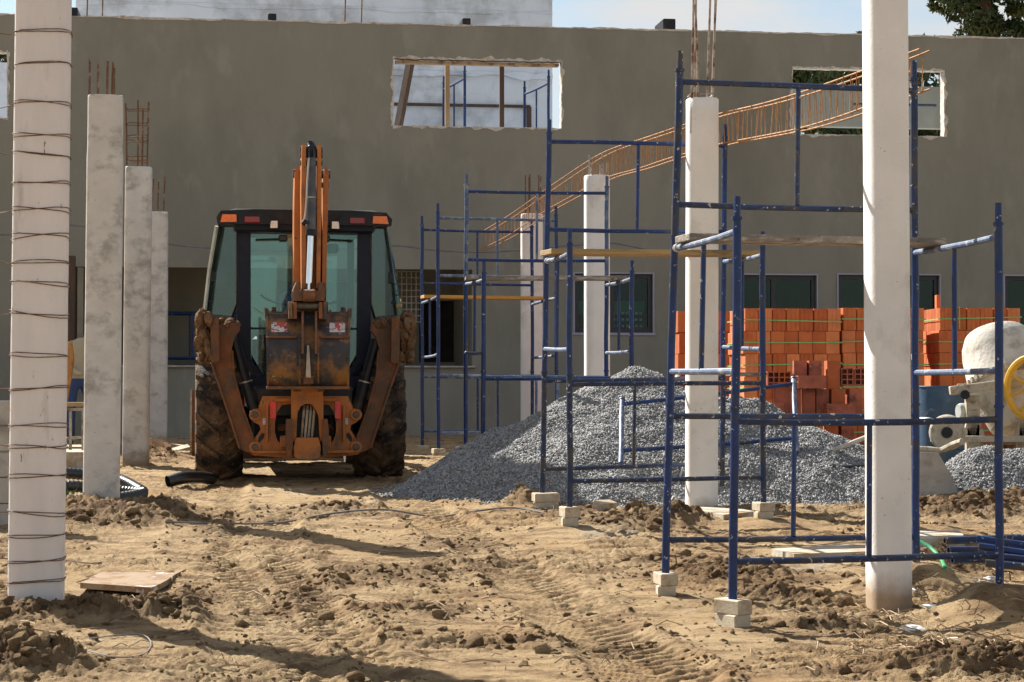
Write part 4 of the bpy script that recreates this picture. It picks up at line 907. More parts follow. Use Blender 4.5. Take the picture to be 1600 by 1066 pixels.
tyre('rear_wheel', -0.845, 0.98, 0.70, 0.47, 17, -1); tyre('rear_wheel', 0.835, 0.98, 0.70, 0.47, 17, 1)
tyre('front_wheel', -0.80, 3.15, 0.46, 0.32, 16, -1); tyre('front_wheel', 0.80, 3.15, 0.46, 0.32, 16, 1)
part('rear_axle', MB().tube((-0.7, 0.98, 0.66), (0.7, 0.98, 0.66), 0.12, n=14).box((0, 0.98, 0.66), (0.5, 0.45, 0.42), None, 0.05), 'dark_metal'); part('front_axle', MB().tube((-0.7, 3.15, 0.43), (0.7, 3.15, 0.43), 0.07, n=10), 'dark_metal')
part('chassis', MB().box((0, 1.9, 0.72), (1.05, 3.2, 0.55), None, 0.03).box((0, 0.30, 0.82), (1.02, 0.5, 0.30), None, 0.02), 'dark_metal')  # belly box made wide and deep so that it shades the ground below
# --- rear plate of the digging gear, with openings
def rear_plate():
    half = [(411, 619), (405, 634), (396, 636), (391, 643), (391, 654), (398, 660), (406, 664), (408, 671), (398, 686), (391, 690), (387, 697), (388, 705), (397, 711), (430, 714)]
    mir = [(2 * 477.6 - x, y) for x, y in half]
    L_out = half; R_out = mir[::-1]
    cutL = [(456, 634), (444, 631), (437, 637), (432, 650), (430, 668), (432, 680), (437, 688), (456, 690)]
    # left wing as a bent polygon round its opening, then the right wing, then bars joining them
    mb = MB()
    for sg in (0, 1):
        f = (lambda p: p) if sg == 0 else (lambda p: (2 * 477.6 - p[0], p[1]))
        wing = [(458, 619), (411, 619), (405, 634), (396, 636), (391, 643), (391, 654), (398, 660), (406, 664), (408, 671), (398, 686), (391, 690), (387, 697), (388, 705), (397, 711), (430, 714), (458, 716), (458, 700), (441, 696), (434, 688), (430, 676), (430, 660), (434, 643), (441, 633), (458, 631)]
        a = [Lc(*f(p), 0.0) for p in wing]; mb.prism(a, (0, 0.055, 0))
    return mb
part('rear_plate', rear_plate(), 'orange', smooth=False)
part('rear_plate_back', MB().box(Lc(477, 665, 0.26), (0.85, 0.03, 0.55), None), 'dark_metal')
for sg in (-1, 1):
    fx = lambda x: x if sg < 0 else 2 * 477.6 - x
    # flanges that give the plate depth
    part('flange', MB().box(Lc(fx(452), 625, -0.05), (0.28, 0.10, 0.035), None, 0.006), 'orange')
    part('flange', MB().box(Lc(fx(430), 706, -0.05), (0.36, 0.10, 0.03), None, 0.006), 'orange')
    part('rib', MB().box(Lc(fx(418), 662, -0.03), (0.022, 0.07, 0.36), None, 0.004), 'orange')
    part('reflector', MB().box(Lc(fx(427), 641, -0.012), (0.062, 0.012, 0.175), None, 0.003), 'red')
    dc = part('warning_decal', MB().box(Lc(fx(413.5), 658.5, -0.006), (0.026, 0.006, 0.062), None), 'decal_w', smooth=False)
    for dz in (-0.014, 0.014): part('symbol', MB().lathe([(0.006, 0), (0.0095, 0), (0.0095, 0.002), (0.006, 0.002)], Lc(fx(413.5), 658.5, -0.0105) + Vector((0, 0, dz)), (0, 1, 0), 12), 'dark_metal', dc)
    for y in (648, 698.5):
        pn = part('pivot_pin', MB().lathe([(0.0, -0.075), (0.03, -0.075), (0.034, -0.068), (0.034, 0.0)], Lc(fx(399), y, 0.0), (0, 1, 0), 16), 'pin')
        part('boss', MB().lathe([(0.034, -0.045), (0.058, -0.045), (0.06, -0.04), (0.06, 0.02)], Lc(fx(399), y, 0.0), (0, 1, 0), 18), 'orange')
    sl_ = [(405, 683), (410, 676), (414, 678), (413, 684), (407, 691), (404, 689)]
    part('slot', plate([(fx(x), y) for x, y in sl_], -0.004, 0.0), 'dark_metal', smooth=False)
    part('spring', MB().path([Lc(fx(436 + k * 0.8), 668 + 4 * math.sin(k * 1.6), 0.08 + 0.02 * math.cos(k * 1.6)) for k in range(24)], 0.012, 6), 'orange_mud')
    part('bracket', MB().box(Lc(fx(445), 690, -0.06), (0.09, 0.10, 0.12), None, 0.01), 'orange')
# --- swing tower
part('swing_tower', MB().prism([Lc(x, y, -0.30) for x, y in ((456, 607), (505, 607), (506, 690), (500, 690), (498, 652), (494, 640), (487, 632), (478, 631), (470, 635), (465, 646), (463, 690), (456, 690))], (0, 0.16, 0)), 'orange', smooth=False)
part('swing_base', MB().prism([Lc(x, y, -0.34) for x, y in ((463, 684), (498, 684), (502, 700), (500, 714), (490, 717), (470, 717), (461, 714), (459, 700))], (0, 0.28, 0)), 'orange', smooth=False)
part('swing_back', MB().box(Lc(481, 658, -0.12), (0.30, 0.03, 0.42), None), 'dark_metal', smooth=False)
for sg in (-1, 1):
    x0 = 481 + sg * 28
    part('swing_ear', MB().prism([Lc(x0 + dx, y, -0.38) for dx, y in ((-4, 655), (3, 655), (5, 675), (5, 700), (2, 712), (-4, 712), (-5, 690))], (0, 0.34, 0)), 'orange_mud', smooth=False)
for k in range(4):
    x0 = 472.5 + k * 5.4
    part('hose', MB().path([Lc(x0 + 3, 634, -0.16), Lc(x0 + 2.5, 642, -0.23), Lc(x0 + 1.0, 660, -0.25), Lc(x0 - 1.0, 682, -0.23), Lc(x0 - 1, 694, -0.18)], 0.0135, 7), 'cable_lt' if k == 1 else 'mixer_frame')
for k in range(3):
    part('hose', MB().path([Lc(505 + k * 3, 640 + 5 * k, 0.1), Lc(516, 646 + 6 * k, 0.06), Lc(526, 654 + 6 * k, 0.08)], 0.012, 6), 'black')
# --- stabiliser legs
for sg in (-1, 1):
    fx = (lambda x: x) if sg < 0 else (lambda x: 955.5 - x)
    leg = part('stabiliser_leg', MB().prism([Lc(fx(x), y, -0.03) for x, y in ((386, 706), (374, 700), (366, 668), (352, 625), (332, 568), (341, 530), (343, 508), (352, 504), (375, 506), (376, 516), (368, 526), (363, 545), (367, 588), (381, 640), (397, 682), (402, 700), (396, 708))], (0, 0.15, 0)), 'orange_mud', smooth=False)
    part('edge_strip', MB().path([Lc(fx(x), y, -0.055) for x, y in ((376, 700), (366, 668), (352, 625), (333, 570))], 0.014, 5), 'orange_mud', leg)
    part('edge_strip', MB().path([Lc(fx(x), y, -0.05) for x, y in ((397, 684), (381, 640), (367, 588), (364, 548))], 0.012, 5), 'orange_mud', leg)
    pad = part('stabiliser_pad', MB().prism([Lc(fx(x), y, -0.14) for x, y in ((330, 495), (343, 497), (344, 566), (331, 567))], (0, 0.42, 0)), 'orange_mud', smooth=False)
    mud = MB()
    r = random.Random(3 + sg)
    for k in range(60):
        yy = r.uniform(494, 560); xx = r.uniform(311, 329) + (3 if yy > 545 else 0)
        mud.lump(Lc(fx(xx), yy, r.uniform(-0.14, 0.22)), r.uniform(0.03, 0.06), seed=k + 40 * (sg + 2), amp=0.45, fr=2.6, sub=2, sq=(0.9, 1.2, 1.5))
    part('mud_cake', mud, 'mud', pad, ang=30)
    mu2 = MB()
    for k in range(7): mu2.lump(Lc(fx(r.uniform(346, 374)), r.uniform(503, 508), r.uniform(-0.05, 0.1)), r.uniform(0.025, 0.05), seed=k + 9, amp=0.6, sub=2)
    part('mud_cake', mu2, 'mud', leg, ang=30)
    a, b = Lc(fx(399), 645, 0.03), Lc(fx(368), 530, 0.03); mid_ = a.lerp(b, 0.42)
    cy = part('stabiliser_cylinder', MB().tube(a.lerp(b, 0.05), mid_, 0.062, n=16).tube(mid_, b, 0.05, n=16), 'dark_metal')
    part('band', MB().tube(a.lerp(b, 0.41), a.lerp(b, 0.43), 0.066, n=16), 'galv', cy)
# --- boom, dipper, bucket cylinder
CXP = 486
def bar2(y0, y1, pts): return MB().prism([Lc(x, y, y0) for x, y in pts], (0, y1 - y0, 0))
boom = part('boom', bar2(-0.42, -0.06, ((460, 268), (464, 259), (467, 262), (469, 300), (470, 440), (459, 446), (459, 330))), 'orange', smooth=False)
part('boom_side', bar2(-0.42, -0.06, ((503, 440), (504, 300), (506, 262), (509, 259), (513, 268), (512, 330), (508, 446))), 'orange', boom, smooth=False)
part('boom_web', bar2(-0.18, -0.10, ((462, 330), (511, 330), (508, 600), (459, 600))), 'orange', boom, smooth=False)
part('boom_foot', bar2(-0.42, -0.10, ((459, 440), (470, 440), (470, 612), (459, 612))), 'orange_mud', boom, smooth=False)
part('boom_foot', bar2(-0.42, -0.10, ((498, 440), (508, 440), (507, 612), (498, 612))), 'orange_mud', boom, smooth=False)
for y in (271, 288):
    part('boom_pin', MB().tube(Lc(457 if y == 271 else 459, y, -0.3), Lc(515 if y == 271 else 513, y, -0.3), 0.045 if y == 271 else 0.03, n=14), 'pin', boom)
dip = part('dipper', bar2(-0.72, -0.40, ((471, 226), (474, 223), (477, 228), (478.5, 300), (477, 450), (471, 452), (470, 300))), 'orange', smooth=False)
part('dipper_side', bar2(-0.72, -0.40, ((495, 228), (498, 223), (501, 226), (502, 300), (500, 452), (494, 450), (495, 300))), 'orange', dip, smooth=False)
part('dipper_web', bar2(-0.50, -0.44, ((477, 330), (496, 330), (494, 470), (477, 470))), 'orange', dip, smooth=False)
for y, r_ in ((240, 0.04), (254, 0.028), (232, 0.03)): part('dipper_pin', MB().tube(Lc(468, y, -0.58), Lc(503, y, -0.58), r_, n=12), 'pin', dip)
part('head_block', MB().box(Lc(486, 237, -0.66), (0.085, 0.14, 0.14), None, 0.015).lump(Lc(485, 227, -0.66), 0.05, 4, 0.4), 'dark_metal', dip)
for k in (-1, 1): part('hose_fitting', MB().path([Lc(486 + k * 3, 232, -0.72), Lc(486 + k * 3.5, 240, -0.76), Lc(486 + k * 2.5, 252, -0.75)], 0.013, 6), 'black', dip)
cyl = part('bucket_cylinder', MB().tube(Lc(486, 246, -0.74), Lc(485.5, 362, -0.78), 0.046, n=20), 'cyl')
part('gland', MB().tube(Lc(485.5, 358, -0.78), Lc(485, 368, -0.78), 0.054, n=20), 'dark_metal', cyl)
part('rod', MB().tube(Lc(485, 368, -0.78), Lc(482, 456, -0.80), 0.030, n=20), 'chrome', cyl)
part('clamp', MB().tube(Lc(485.6, 307, -0.775), Lc(485.6, 309, -0.775), 0.049, n=20), 'galv', cyl)
part('feed_pipe', MB().path([Lc(482, 246, -0.80), Lc(479.5, 280, -0.83), Lc(478.5, 310, -0.83), Lc(477, 330, -0.83), Lc(475, 343, -0.83), Lc(478, 352, -0.82)], 0.0085, 7), 'cable_lt', cyl)
part('feed_fitting', MB().lump(Lc(475, 347, -0.82), 0.032, 3, 0.3), 'dark_metal', cyl)
lk = part('bucket_link', MB().prism([Lc(x, y, -0.92) for x, y in ((458, 452), (463, 440), (467, 440), (467, 455), (497, 455), (499, 440), (503, 440), (507, 452), (507, 470), (458, 470))], (0, 0.28, 0)), 'orange_mud', smooth=False)
part('link_pin', MB().tube(Lc(456, 462, -0.84), Lc(509, 462, -0.84), 0.05, n=14), 'pin', lk)
part('link_boss', MB().tube(Lc(473, 462, -0.9), Lc(492, 462, -0.9), 0.062, n=14), 'orange_mud', lk)
for x in (454, 461, 501, 508):
    part('link_plate', MB().prism([Lc(x + dx, y, -0.95) for dx, y in ((-2.5, 472), (2.5, 472), (3, 498), (-3, 498))], (0, 0.3, 0)), 'orange_mud' if x in (461, 501) else 'bucket', lk, smooth=False)
part('link_pin', MB().tube(Lc(450, 478, -0.86), Lc(512, 478, -0.86), 0.04, n=12), 'pin', lk)
# --- bucket: curved shell with its back to the camera
def bucket():
    prof = [(0.02, 487, -0.78), (0, 500, -0.84), (0, 516, -0.93), (0, 526, -1.0), (0, 545, -1.06), (0, 570, -1.07), (0, 590, -1.03), (0, 608, -0.95)]
    inn = [(0, 606, -0.91), (0, 590, -0.99), (0, 570, -1.03), (0, 545, -1.02), (0, 526, -0.96), (0, 500, -0.80), (0, 489, -0.74)]
    mb = MB()
    def row(xl, xr):
        return [(Lc(xl, y, d), Lc(xr, y, d)) for _, y, d in prof + inn]
    n = len(prof) + len(inn)
    rows = []
    for i, (_, y, d) in enumerate(prof + inn):
        f = min(1, max(0, (y - 487) / 120)); xl = 415 + 3.5 * f; xr = 548 - 3.5 * f
        rows.append([Lc(xl + (xr - xl) * k / 6, y, d) for k in range(7)])
    mb.add([p for r in rows for p in r], [(i * 7 + k, i * 7 + k + 1, ((i + 1) % n) * 7 + k + 1, ((i + 1) % n) * 7 + k) for i in range(n) for k in range(6)] + [tuple(i * 7 for i in range(n)), tuple(i * 7 + 6 for i in range(n))[::-1]])
    return mb
bk = part('bucket', bucket(), 'bucket', ang=50)
for sg in (-1, 1):
    fx = (lambda x: x) if sg < 0 else (lambda x: 963 - x)
    sp = [(-0.80, 484), (-1.0, 524), (-1.09, 560), (-1.0, 607), (-0.55, 600), (-0.30, 540), (-0.42, 490)]
    part('side_plate', MB().prism([Lc(fx(415 + 2.5 * (y - 484) / 120), y, d) for d, y in sp], (0.022 * sg * -1, 0, 0)), 'bucket', bk, smooth=False)
    part('lip_ear', MB().prism([Lc(fx(x), y, -0.80) for x, y in ((414, 490), (413, 482), (418, 481), (422, 488), (432, 490), (443, 489), (447, 483), (451, 490), (451, 496), (414, 497))], (0, 0.05, 0)), 'mud', bk, smooth=False)
    part('decal_patch', MB().prism([Lc(fx(x), y, -0.87 - (y - 503) * 0.0052) for x, y in ((424, 504), (448, 504), (449, 519), (424, 519))], (0, 0.004, 0)), 'decal', bk, smooth=False)
    part('rib', MB().prism([Lc(fx(471), y, d) for y, d in ((486, -0.90), (500, -0.98), (525, -1.12), (553, -1.17), (553, -1.02), (520, -0.94), (488, -0.80))], (0.022, 0, 0)), 'orange_mud', bk, smooth=False)
    part('rib', MB().prism([Lc(fx(467), y, d) for y, d in ((520, -1.0), (540, -1.12), (570, -1.13), (600, -1.05), (600, -0.98), (545, -1.02))], (0.018, 0, 0)), 'bucket', bk, smooth=False)
    part('seam_bar', MB().box(Lc(fx(440), 527, -1.01), (0.30, 0.03, 0.022), None, 0.006), 'orange_mud', bk)
part('cutting_edge', MB().box(Lc(481.5, 606, -0.985), (0.80, 0.10, 0.03), None, 0.006), 'orange_mud', bk)
part('wedge', MB().prism([Lc(x, y, -1.10) for x, y in ((480, 540), (483, 540), (486, 590), (478, 590))], (0, 0.07, 0)), 'mixer_frame', bk, smooth=False)
part('wear_patch', MB().box(Lc(482, 593, -1.03), (0.10, 0.06, 0.09), None, 0.01), 'orange_mud', bk)
for k in range(5):
    part('tooth', MB().prism([Lc(428 + 27 * k + dx, y, -0.42) for dx, y in ((-5, 492), (5, 492), (3, 480), (-3, 480))], (0, 0.05, 0)), 'bucket', bk, smooth=False)
# --- cab
cab = part('cab_floor', MB().box((0.02, 1.35, 1.02), (1.22, 1.9, 0.14), None, 0.02).box((0.02, 0.52, 1.10), (1.1, 0.1, 0.22), None, 0.02), 'navy')
roof = part('cab_roof', MB().prism([Vector((x, 0.26, z)) for x, z in ((-0.865, 2.655), (-0.875, 2.735), (-0.84, 2.785), (-0.5, 2.805), (0.5, 2.805), (0.86, 2.785), (0.90, 2.735), (0.89, 2.655))], (0, 1.95, 0)), 'dark_metal', ang=30)
part('roof_cap', MB().prism([Vector((x, 0.36, z)) for x, z in ((-0.80, 2.787), (-0.70, 2.817), (0.72, 2.817), (0.82, 2.787))], (0, 1.75, 0)), 'alu', roof, smooth=False)
part('roof_header', MB().box((0.015, 0.36, 2.625), (1.45, 0.14, 0.10), None, 0.02), 'navy', roof)
for sg in (-1, 1):
    hx = 0.015 + sg * 0.62
    part('lamp_housing', MB().prism([Vector((hx + sg * dx, 0.20, z)) for dx, z in ((0.27, 2.645), (0.28, 2.715), (0.20, 2.78), (-0.22, 2.755), (-0.28, 2.695), (-0.26, 2.645))], (0, 0.10, 0)), 'dark_metal', roof, ang=20)
    part('turn_lamp', MB().prism([Vector((hx + sg * dx, 0.175, z)) for dx, z in ((0.24, 2.66), (0.22, 2.74), (0.08, 2.74), (0.075, 2.665))], (0, 0.04, 0)), 'amber', roof, smooth=False)
    part('tail_lamp', MB().box((hx - sg * 0.08, 0.19, 2.69), (0.155, 0.03, 0.065), None, 0.008), 'red_dark', roof)
    lm = part('work_lamp', MB().box((0.015 + sg * 0.315, 0.25, 2.645), (0.095, 0.07, 0.095), None, 0.012), 'dark_metal', roof)
    part('lens', MB().box((0.015 + sg * 0.315, 0.212, 2.645), (0.075, 0.012, 0.075), None, 0.005), 'lens', lm)
    # pillars
    px_ = 0.02 + sg * 0.62
    part('rear_pillar', MB().prism([Vector((px_ - 0.065, 0.42, 2.635)), Vector((px_ + 0.065, 0.42, 2.635)), Vector((px_ + 0.075, 0.42, 1.28)), Vector((px_ - sg * 0.02, 0.42, 1.20)), Vector((px_ - 0.075, 0.42, 1.28))], (0, 0.10, 0)), 'navy', smooth=False)
    part('lower_pillar', MB().path([Vector((px_, 0.46, 1.32)), Vector((px_ - sg * 0.10, 0.46, 1.15)), Vector((px_ - sg * 0.24, 0.46, 0.93))], 0.05, 6), 'navy')
    part('front_pillar', MB().box((0.02 + sg * 0.60, 2.15, 1.9), (0.08, 0.08, 1.6), None, 0.01), 'navy')
    part('side_pillar', MB().path([Vector((0.02 + sg * 0.80, 1.25, 2.655)), Vector((0.02 + sg * 0.90, 1.25, 1.85)), Vector((0.02 + sg * 0.86, 1.25, 1.1))], 0.035, 6), 'navy')
    # rear quarter glass, hinged open
    qa = [Vector((0.02 + sg * 0.69, 0.44, 2.63)), Vector((0.02 + sg * 0.87, 0.92, 2.66)), Vector((0.02 + sg * 0.95, 0.92, 2.2)), Vector((0.02 + sg * 1.0, 0.92, 1.74)), Vector((0.02 + sg * 0.74, 0.46, 1.70)), Vector((0.02 + sg * 0.69, 0.44, 1.85))]
    qa = [Vector((v.x, 0.44 + (abs(v.x - 0.02) - 0.69) * 1.5, v.z)) for v in qa]
    qg = part('quarter_glass', MB().prism(qa, (0, 0.008, 0)), 'glass', smooth=False)
    part('seal', MB().path([q + Vector((0, -0.012, 0)) for q in (qa[0], qa[1], qa[2], qa[3], qa[4], qa[5])], 0.013, 6, closed=True), 'dark_metal', qg)
    if sg < 0: part('frame_strip', MB().path([qa[1] + Vector((-0.03, -0.03, 0.0)), qa[2] + Vector((-0.025, -0.03, 0)), qa[3] + Vector((-0.025, -0.03, 0))], 0.022, 6), 'alu', qg)
    part('hinge', MB().box(qa[2] + Vector((-sg * 0.02, -0.03, -0.06)), (0.05, 0.04, 0.12), None, 0.01), 'dark_metal', qg); part('window_catch', MB().box(qa[3] + Vector((-sg * 0.08, -0.05, 0.14)), (0.16, 0.03, 0.03), None, 0.008), 'dark_metal', qg)
    sa = [Vector((0.02 + sg * 0.90, 1.0, 2.66)), Vector((0.02 + sg * (1.0 if sg > 0 else 0.93), 1.7, 2.64)), Vector((0.02 + sg * (1.16 if sg > 0 else 0.98), 1.7, 1.7)), Vector((0.02 + sg * 1.02, 1.0, 1.7))]
    part('side_glass', MB().prism(sa, (0.008 * sg, 0, 0)), 'glass', smooth=False)
    # fender over the tyre
    fen = [Vector((0.02 + sg * 0.62, 0.98 + math.cos(a) * 0.80, 0.68 + math.sin(a) * 0.80)) for a in np.linspace(R(5), R(112), 12)]
    fi = [Vector((p.x, p.y, p.z - 0.04)) for p in fen[::-1]]
    part('fender', MB().prism(fen + fi, (sg * 0.42, 0, 0)), 'navy', ang=30)
    part('cab_side', MB().box((0.02 + sg * 0.63, 1.35, 1.30), (0.05, 1.7, 0.62), None, 0.01), 'navy')
    # wipers
    wp = part('wiper', MB().tube(Vector((0.02 + sg * 0.50, 0.40, 2.50)), Vector((0.02 + sg * 0.22, 0.40, 2.51)), 0.012, n=6).box(Vector((0.02 + sg * 0.22, 0.41, 2.52)), (0.09, 0.05, 0.07), None, 0.012), 'black')
part('rear_window', MB().prism([Vector((0.02 + x, 0.455, z)) for x, z in ((-0.55, 2.64), (0.55, 2.64), (0.55, 1.33), (0.34, 0.97), (-0.34, 0.97), (-0.55, 1.33))], (0, 0.008, 0)), 'glass', smooth=False)
part('windscreen', MB().prism([Vector((0.02 + x, 2.14, z)) for x, z in ((-0.56, 2.64), (0.56, 2.64), (0.56, 1.2), (-0.56, 1.2))], (0, 0.008, 0)), 'glass', smooth=False)
part('window_bar', MB().box((0.02, 0.44, 1.585), (1.10, 0.02, 0.02)).box((0.02, 0.47, 0.95), (1.0, 0.06, 0.08), None, 0.01), 'navy')
part('dashboard', MB().box((0.02, 1.95, 1.38), (1.0, 0.3, 0.36), None, 0.05), 'navy')
st = part('operator_seat', MB().box((0.05, 1.15, 1.38), (0.50, 0.48, 0.16), None, 0.05).box((0.05, 1.42, 1.72), (0.48, 0.14, 0.62), None, 0.06), 'seat')
part('seat_post', MB().box((0.05, 1.2, 1.18), (0.28, 0.28, 0.26), None, 0.03), 'dark_metal', st)
part('headrest', MB().box((0.05, 1.44, 2.10), (0.26, 0.10, 0.16), None, 0.04), 'seat', st)
whl = MB().path([Vector((0.02 + 0.21 * math.cos(a), 1.72 + 0.08 * math.sin(a), 1.68 + 0.19 * math.sin(a))) for a in np.linspace(0, 2 * PI, 24, endpoint=False)], 0.017, 6, closed=True)
part('steering_wheel', whl, 'black')
for k, (x, z) in enumerate(((-0.22, 1.55), (-0.15, 1.5), (0.18, 1.56), (0.26, 1.5))):
    part('control_lever', MB().tube((x, 0.66, 1.08), (x + 0.02, 0.68, z), 0.011, n=6).lump((x + 0.02, 0.68, z + 0.02), 0.035, k, 0.1), 'black')
part('mirror', MB().box(Lc(519, 388, 0.7), (0.13, 0.02, 0.10), None, 0.02), 'dark_metal')
part('mirror', MB().box((1.0, 1.9, 2.42), (0.10, 0.06, 0.18), None, 0.03).tube((0.8, 1.9, 2.5), (0.98, 1.9, 2.45), 0.012, n=6), 'dark_metal')
arc = [Vector((0.02 + 0.46 * math.cos(a), 0.52, 1.98 + 0.16 * math.sin(a))) for a in np.linspace(R(195), R(345), 16)]
part('interior_rail', MB().path(arc, 0.013, 6), 'black')
# --- front end
hd = part('engine_hood', MB().prism([Vector((x, 2.25, z)) for x, z in ((-0.42, 0.95), (-0.45, 1.30), (-0.36, 1.46), (0.36, 1.46), (0.45, 1.30), (0.42, 0.95))], (0, 1.75, -0.06)), 'orange', ang=30)
part('exhaust', MB().tube((0.30, 3.0, 1.4), (0.30, 3.0, 2.05), 0.04, n=12), 'dark_metal', hd)
for sg in (-1, 1):
    part('loader_arm', MB().path([Vector((sg * 0.66, 2.3, 1.35)), Vector((sg * 0.62, 3.6, 1.15)), Vector((sg * 0.60, 4.35, 0.45))], [0.09, 0.09, 0.07], 6), 'orange_mud')
lb = [Vector((-1.16, y, z)) for y, z in ((4.35, 0.95), (4.32, 0.45), (4.45, 0.08), (5.2, 0.04), (5.2, 0.06), (4.50, 0.12), (4.38, 0.46), (4.40, 0.95))]
fb_ = part('front_bucket', MB().prism(lb, (2.30, 0, 0)), 'orange_mud', smooth=False)
for sg in (-1, 1): part('side_plate', MB().prism([Vector((sg * 1.15, y, z)) for y, z in ((4.33, 0.96), (4.31, 0.45), (4.45, 0.07), (5.2, 0.03), (4.85, 0.85))], (sg * 0.025, 0, 0)), 'galv', fb_, smooth=False)

# ------------------------------------------------------------------ strapped brick pallets
BW, BH, BD = 0.175, 0.285, 0.19
def brick_mesh(ridged, w_=BW, h=BH, d=BD):
    g = 0.004; w2, d2 = w_ / 2 - 0.0025, d / 2 - 0.0025
    if ridged:
        def side(n_, half, other):
            pts = [];
            for i in range(n_):
                a = -half + 2 * half * i / n_; b = -half + 2 * half * (i + 1) / n_; e = 0.007
                pts += [(a + e, other), (b - e, other), (b, other - 0.005)]
            return pts[:-1]
        ring = [(x, -y) for x, y in side(3, w2, d2)] + [(y, x) for x, y in side(3, d2 - 0.006, w2)] + [(w2, d2), (-w2, d2)] + [(-y, -x) for x, y in side(3, d2 - 0.006, w2)]
        mb = MB().prism([Vector((x, y, 0.002)) for x, y in ring], (0, 0, h - 0.004))
    else: mb = MB().box((0, 0, h / 2), (w_ - 0.004, d - 0.004, h - 0.004), None, 0.004)
    o = mb.build('tmp', None, smooth=False); me = o.data; bpy.data.objects.remove(o); return me
bm_r, bm_p = brick_mesh(True), brick_mesh(False)
variants = {}
for nm, me in (('r', bm_r), ('p', bm_p)):
    for k, mm in enumerate(('brick', 'brick_b', 'brick_c')):
        c = me.copy(); c.materials.clear(); c.materials.append(M[mm]); variants[nm, k] = c
def pallet(px0, Y, nx, ny, rows, rot, label, seed, strap=True, top_gap=0):
    rnd = random.Random(seed); p = G(px0, 705); x0 = P(px0, 600, Y).x; zb = gzs(x0 + 0.6, Y + 0.4) - 0.0; Y = Y - 0.5; x0 = P(px0, 600, Y).x
    t = thing('brick_pallet', label, 'brick pallet', (x0, Y, zb), 'strapped brick pallets', local=True); t.rotation_euler.z = rot
    W_, D_ = nx * BW, ny * BD
    for k in range(5): MB().box((W_ / 2, 0.05 + k * (D_ - 0.1) / 4, 0.125), (W_ + 0.02, 0.10, 0.025), None, 0.003).build('pallet_board', M['wood_tan'], t)
    for k in range(3): MB().box((0.05 + k * (W_ - 0.1) / 2, D_ / 2, 0.056), (0.09, D_, 0.11), None, 0.003).build('pallet_bearer', M['wood_tan'], t)
    for r_ in range(rows):
        ox = rnd.uniform(-0.012, 0.012); topr = r_ == rows - 1; ridged = (rows - 1 - r_) % 2 == 0
        for i in range(nx):
            for j in range(ny):
                if not topr and 0 < i < nx - 1 and 0 < j: continue
                if not topr and j > 3 and 0 < i: continue
                me = variants['r' if ridged else 'p', rnd.choice((0, 0, 1, 2))]
                o = bpy.data.objects.new('brick', me); C.objects.link(o); o.parent = t
                o.location = (BW * (i + 0.5) + ox + rnd.uniform(-0.003, 0.003), BD * (j + 0.5) + rnd.uniform(-0.006, 0.006), 0.139 + r_ * BH); o.rotation_euler.z = rnd.uniform(-0.012, 0.012)
    if strap:
        for r_ in range(rows):
            z = 0.139 + BH * (r_ + 0.5); dz = rnd.uniform(-0.03, 0.03); e = 0.016
            pts = [(-e, -e, z), (W_ + e, -e, z + dz), (W_ + e, D_ + e, z), (-e, D_ + e, z)]
            mb = MB()
            for a, b in zip(pts, pts[1:] + pts[:1]):
                a, b = Vector(a), Vector(b); mb.quad(a - Zv * 0.007, b - Zv * 0.007, b + Zv * 0.007, a + Zv * 0.007)
            mb.build('strap', M['strap'], t, smooth=False, fix=False)
        if seed == 3: MB().box((0.26, -0.008, 0.139 + BH * (rows - 0.45)), (0.014, 0.005, BH), None).build('strap', M['strap'], t, smooth=False)
    return t
pallet(1163, 26.0, 7, 5, 6, 0.10, 'left strapped pallet of orange bricks behind the middle tower', 1)
pallet(1317, 26.2, 6, 5, 6, 0.10, 'middle strapped pallet of orange bricks behind the white column', 2)
pallet(1468, 26.4, 6, 5, 6, 0.08, 'right strapped pallet of orange bricks behind the cement mixer', 3)
pallet(1060, 27.6, 5, 4, 6, 0.08, 'farther pallet of orange bricks peeping left of the middle white column', 4, strap=False)
# an upright tile on top
pt_ = P(1465, 475, 26.9); one('brick', MB().box(pt_ + Vector((0, 0, 0.02)), (0.05, 0.12, 0.19), None, 0.004), M['brick'], 'single orange brick standing on top of the brick pallets', 'brick')

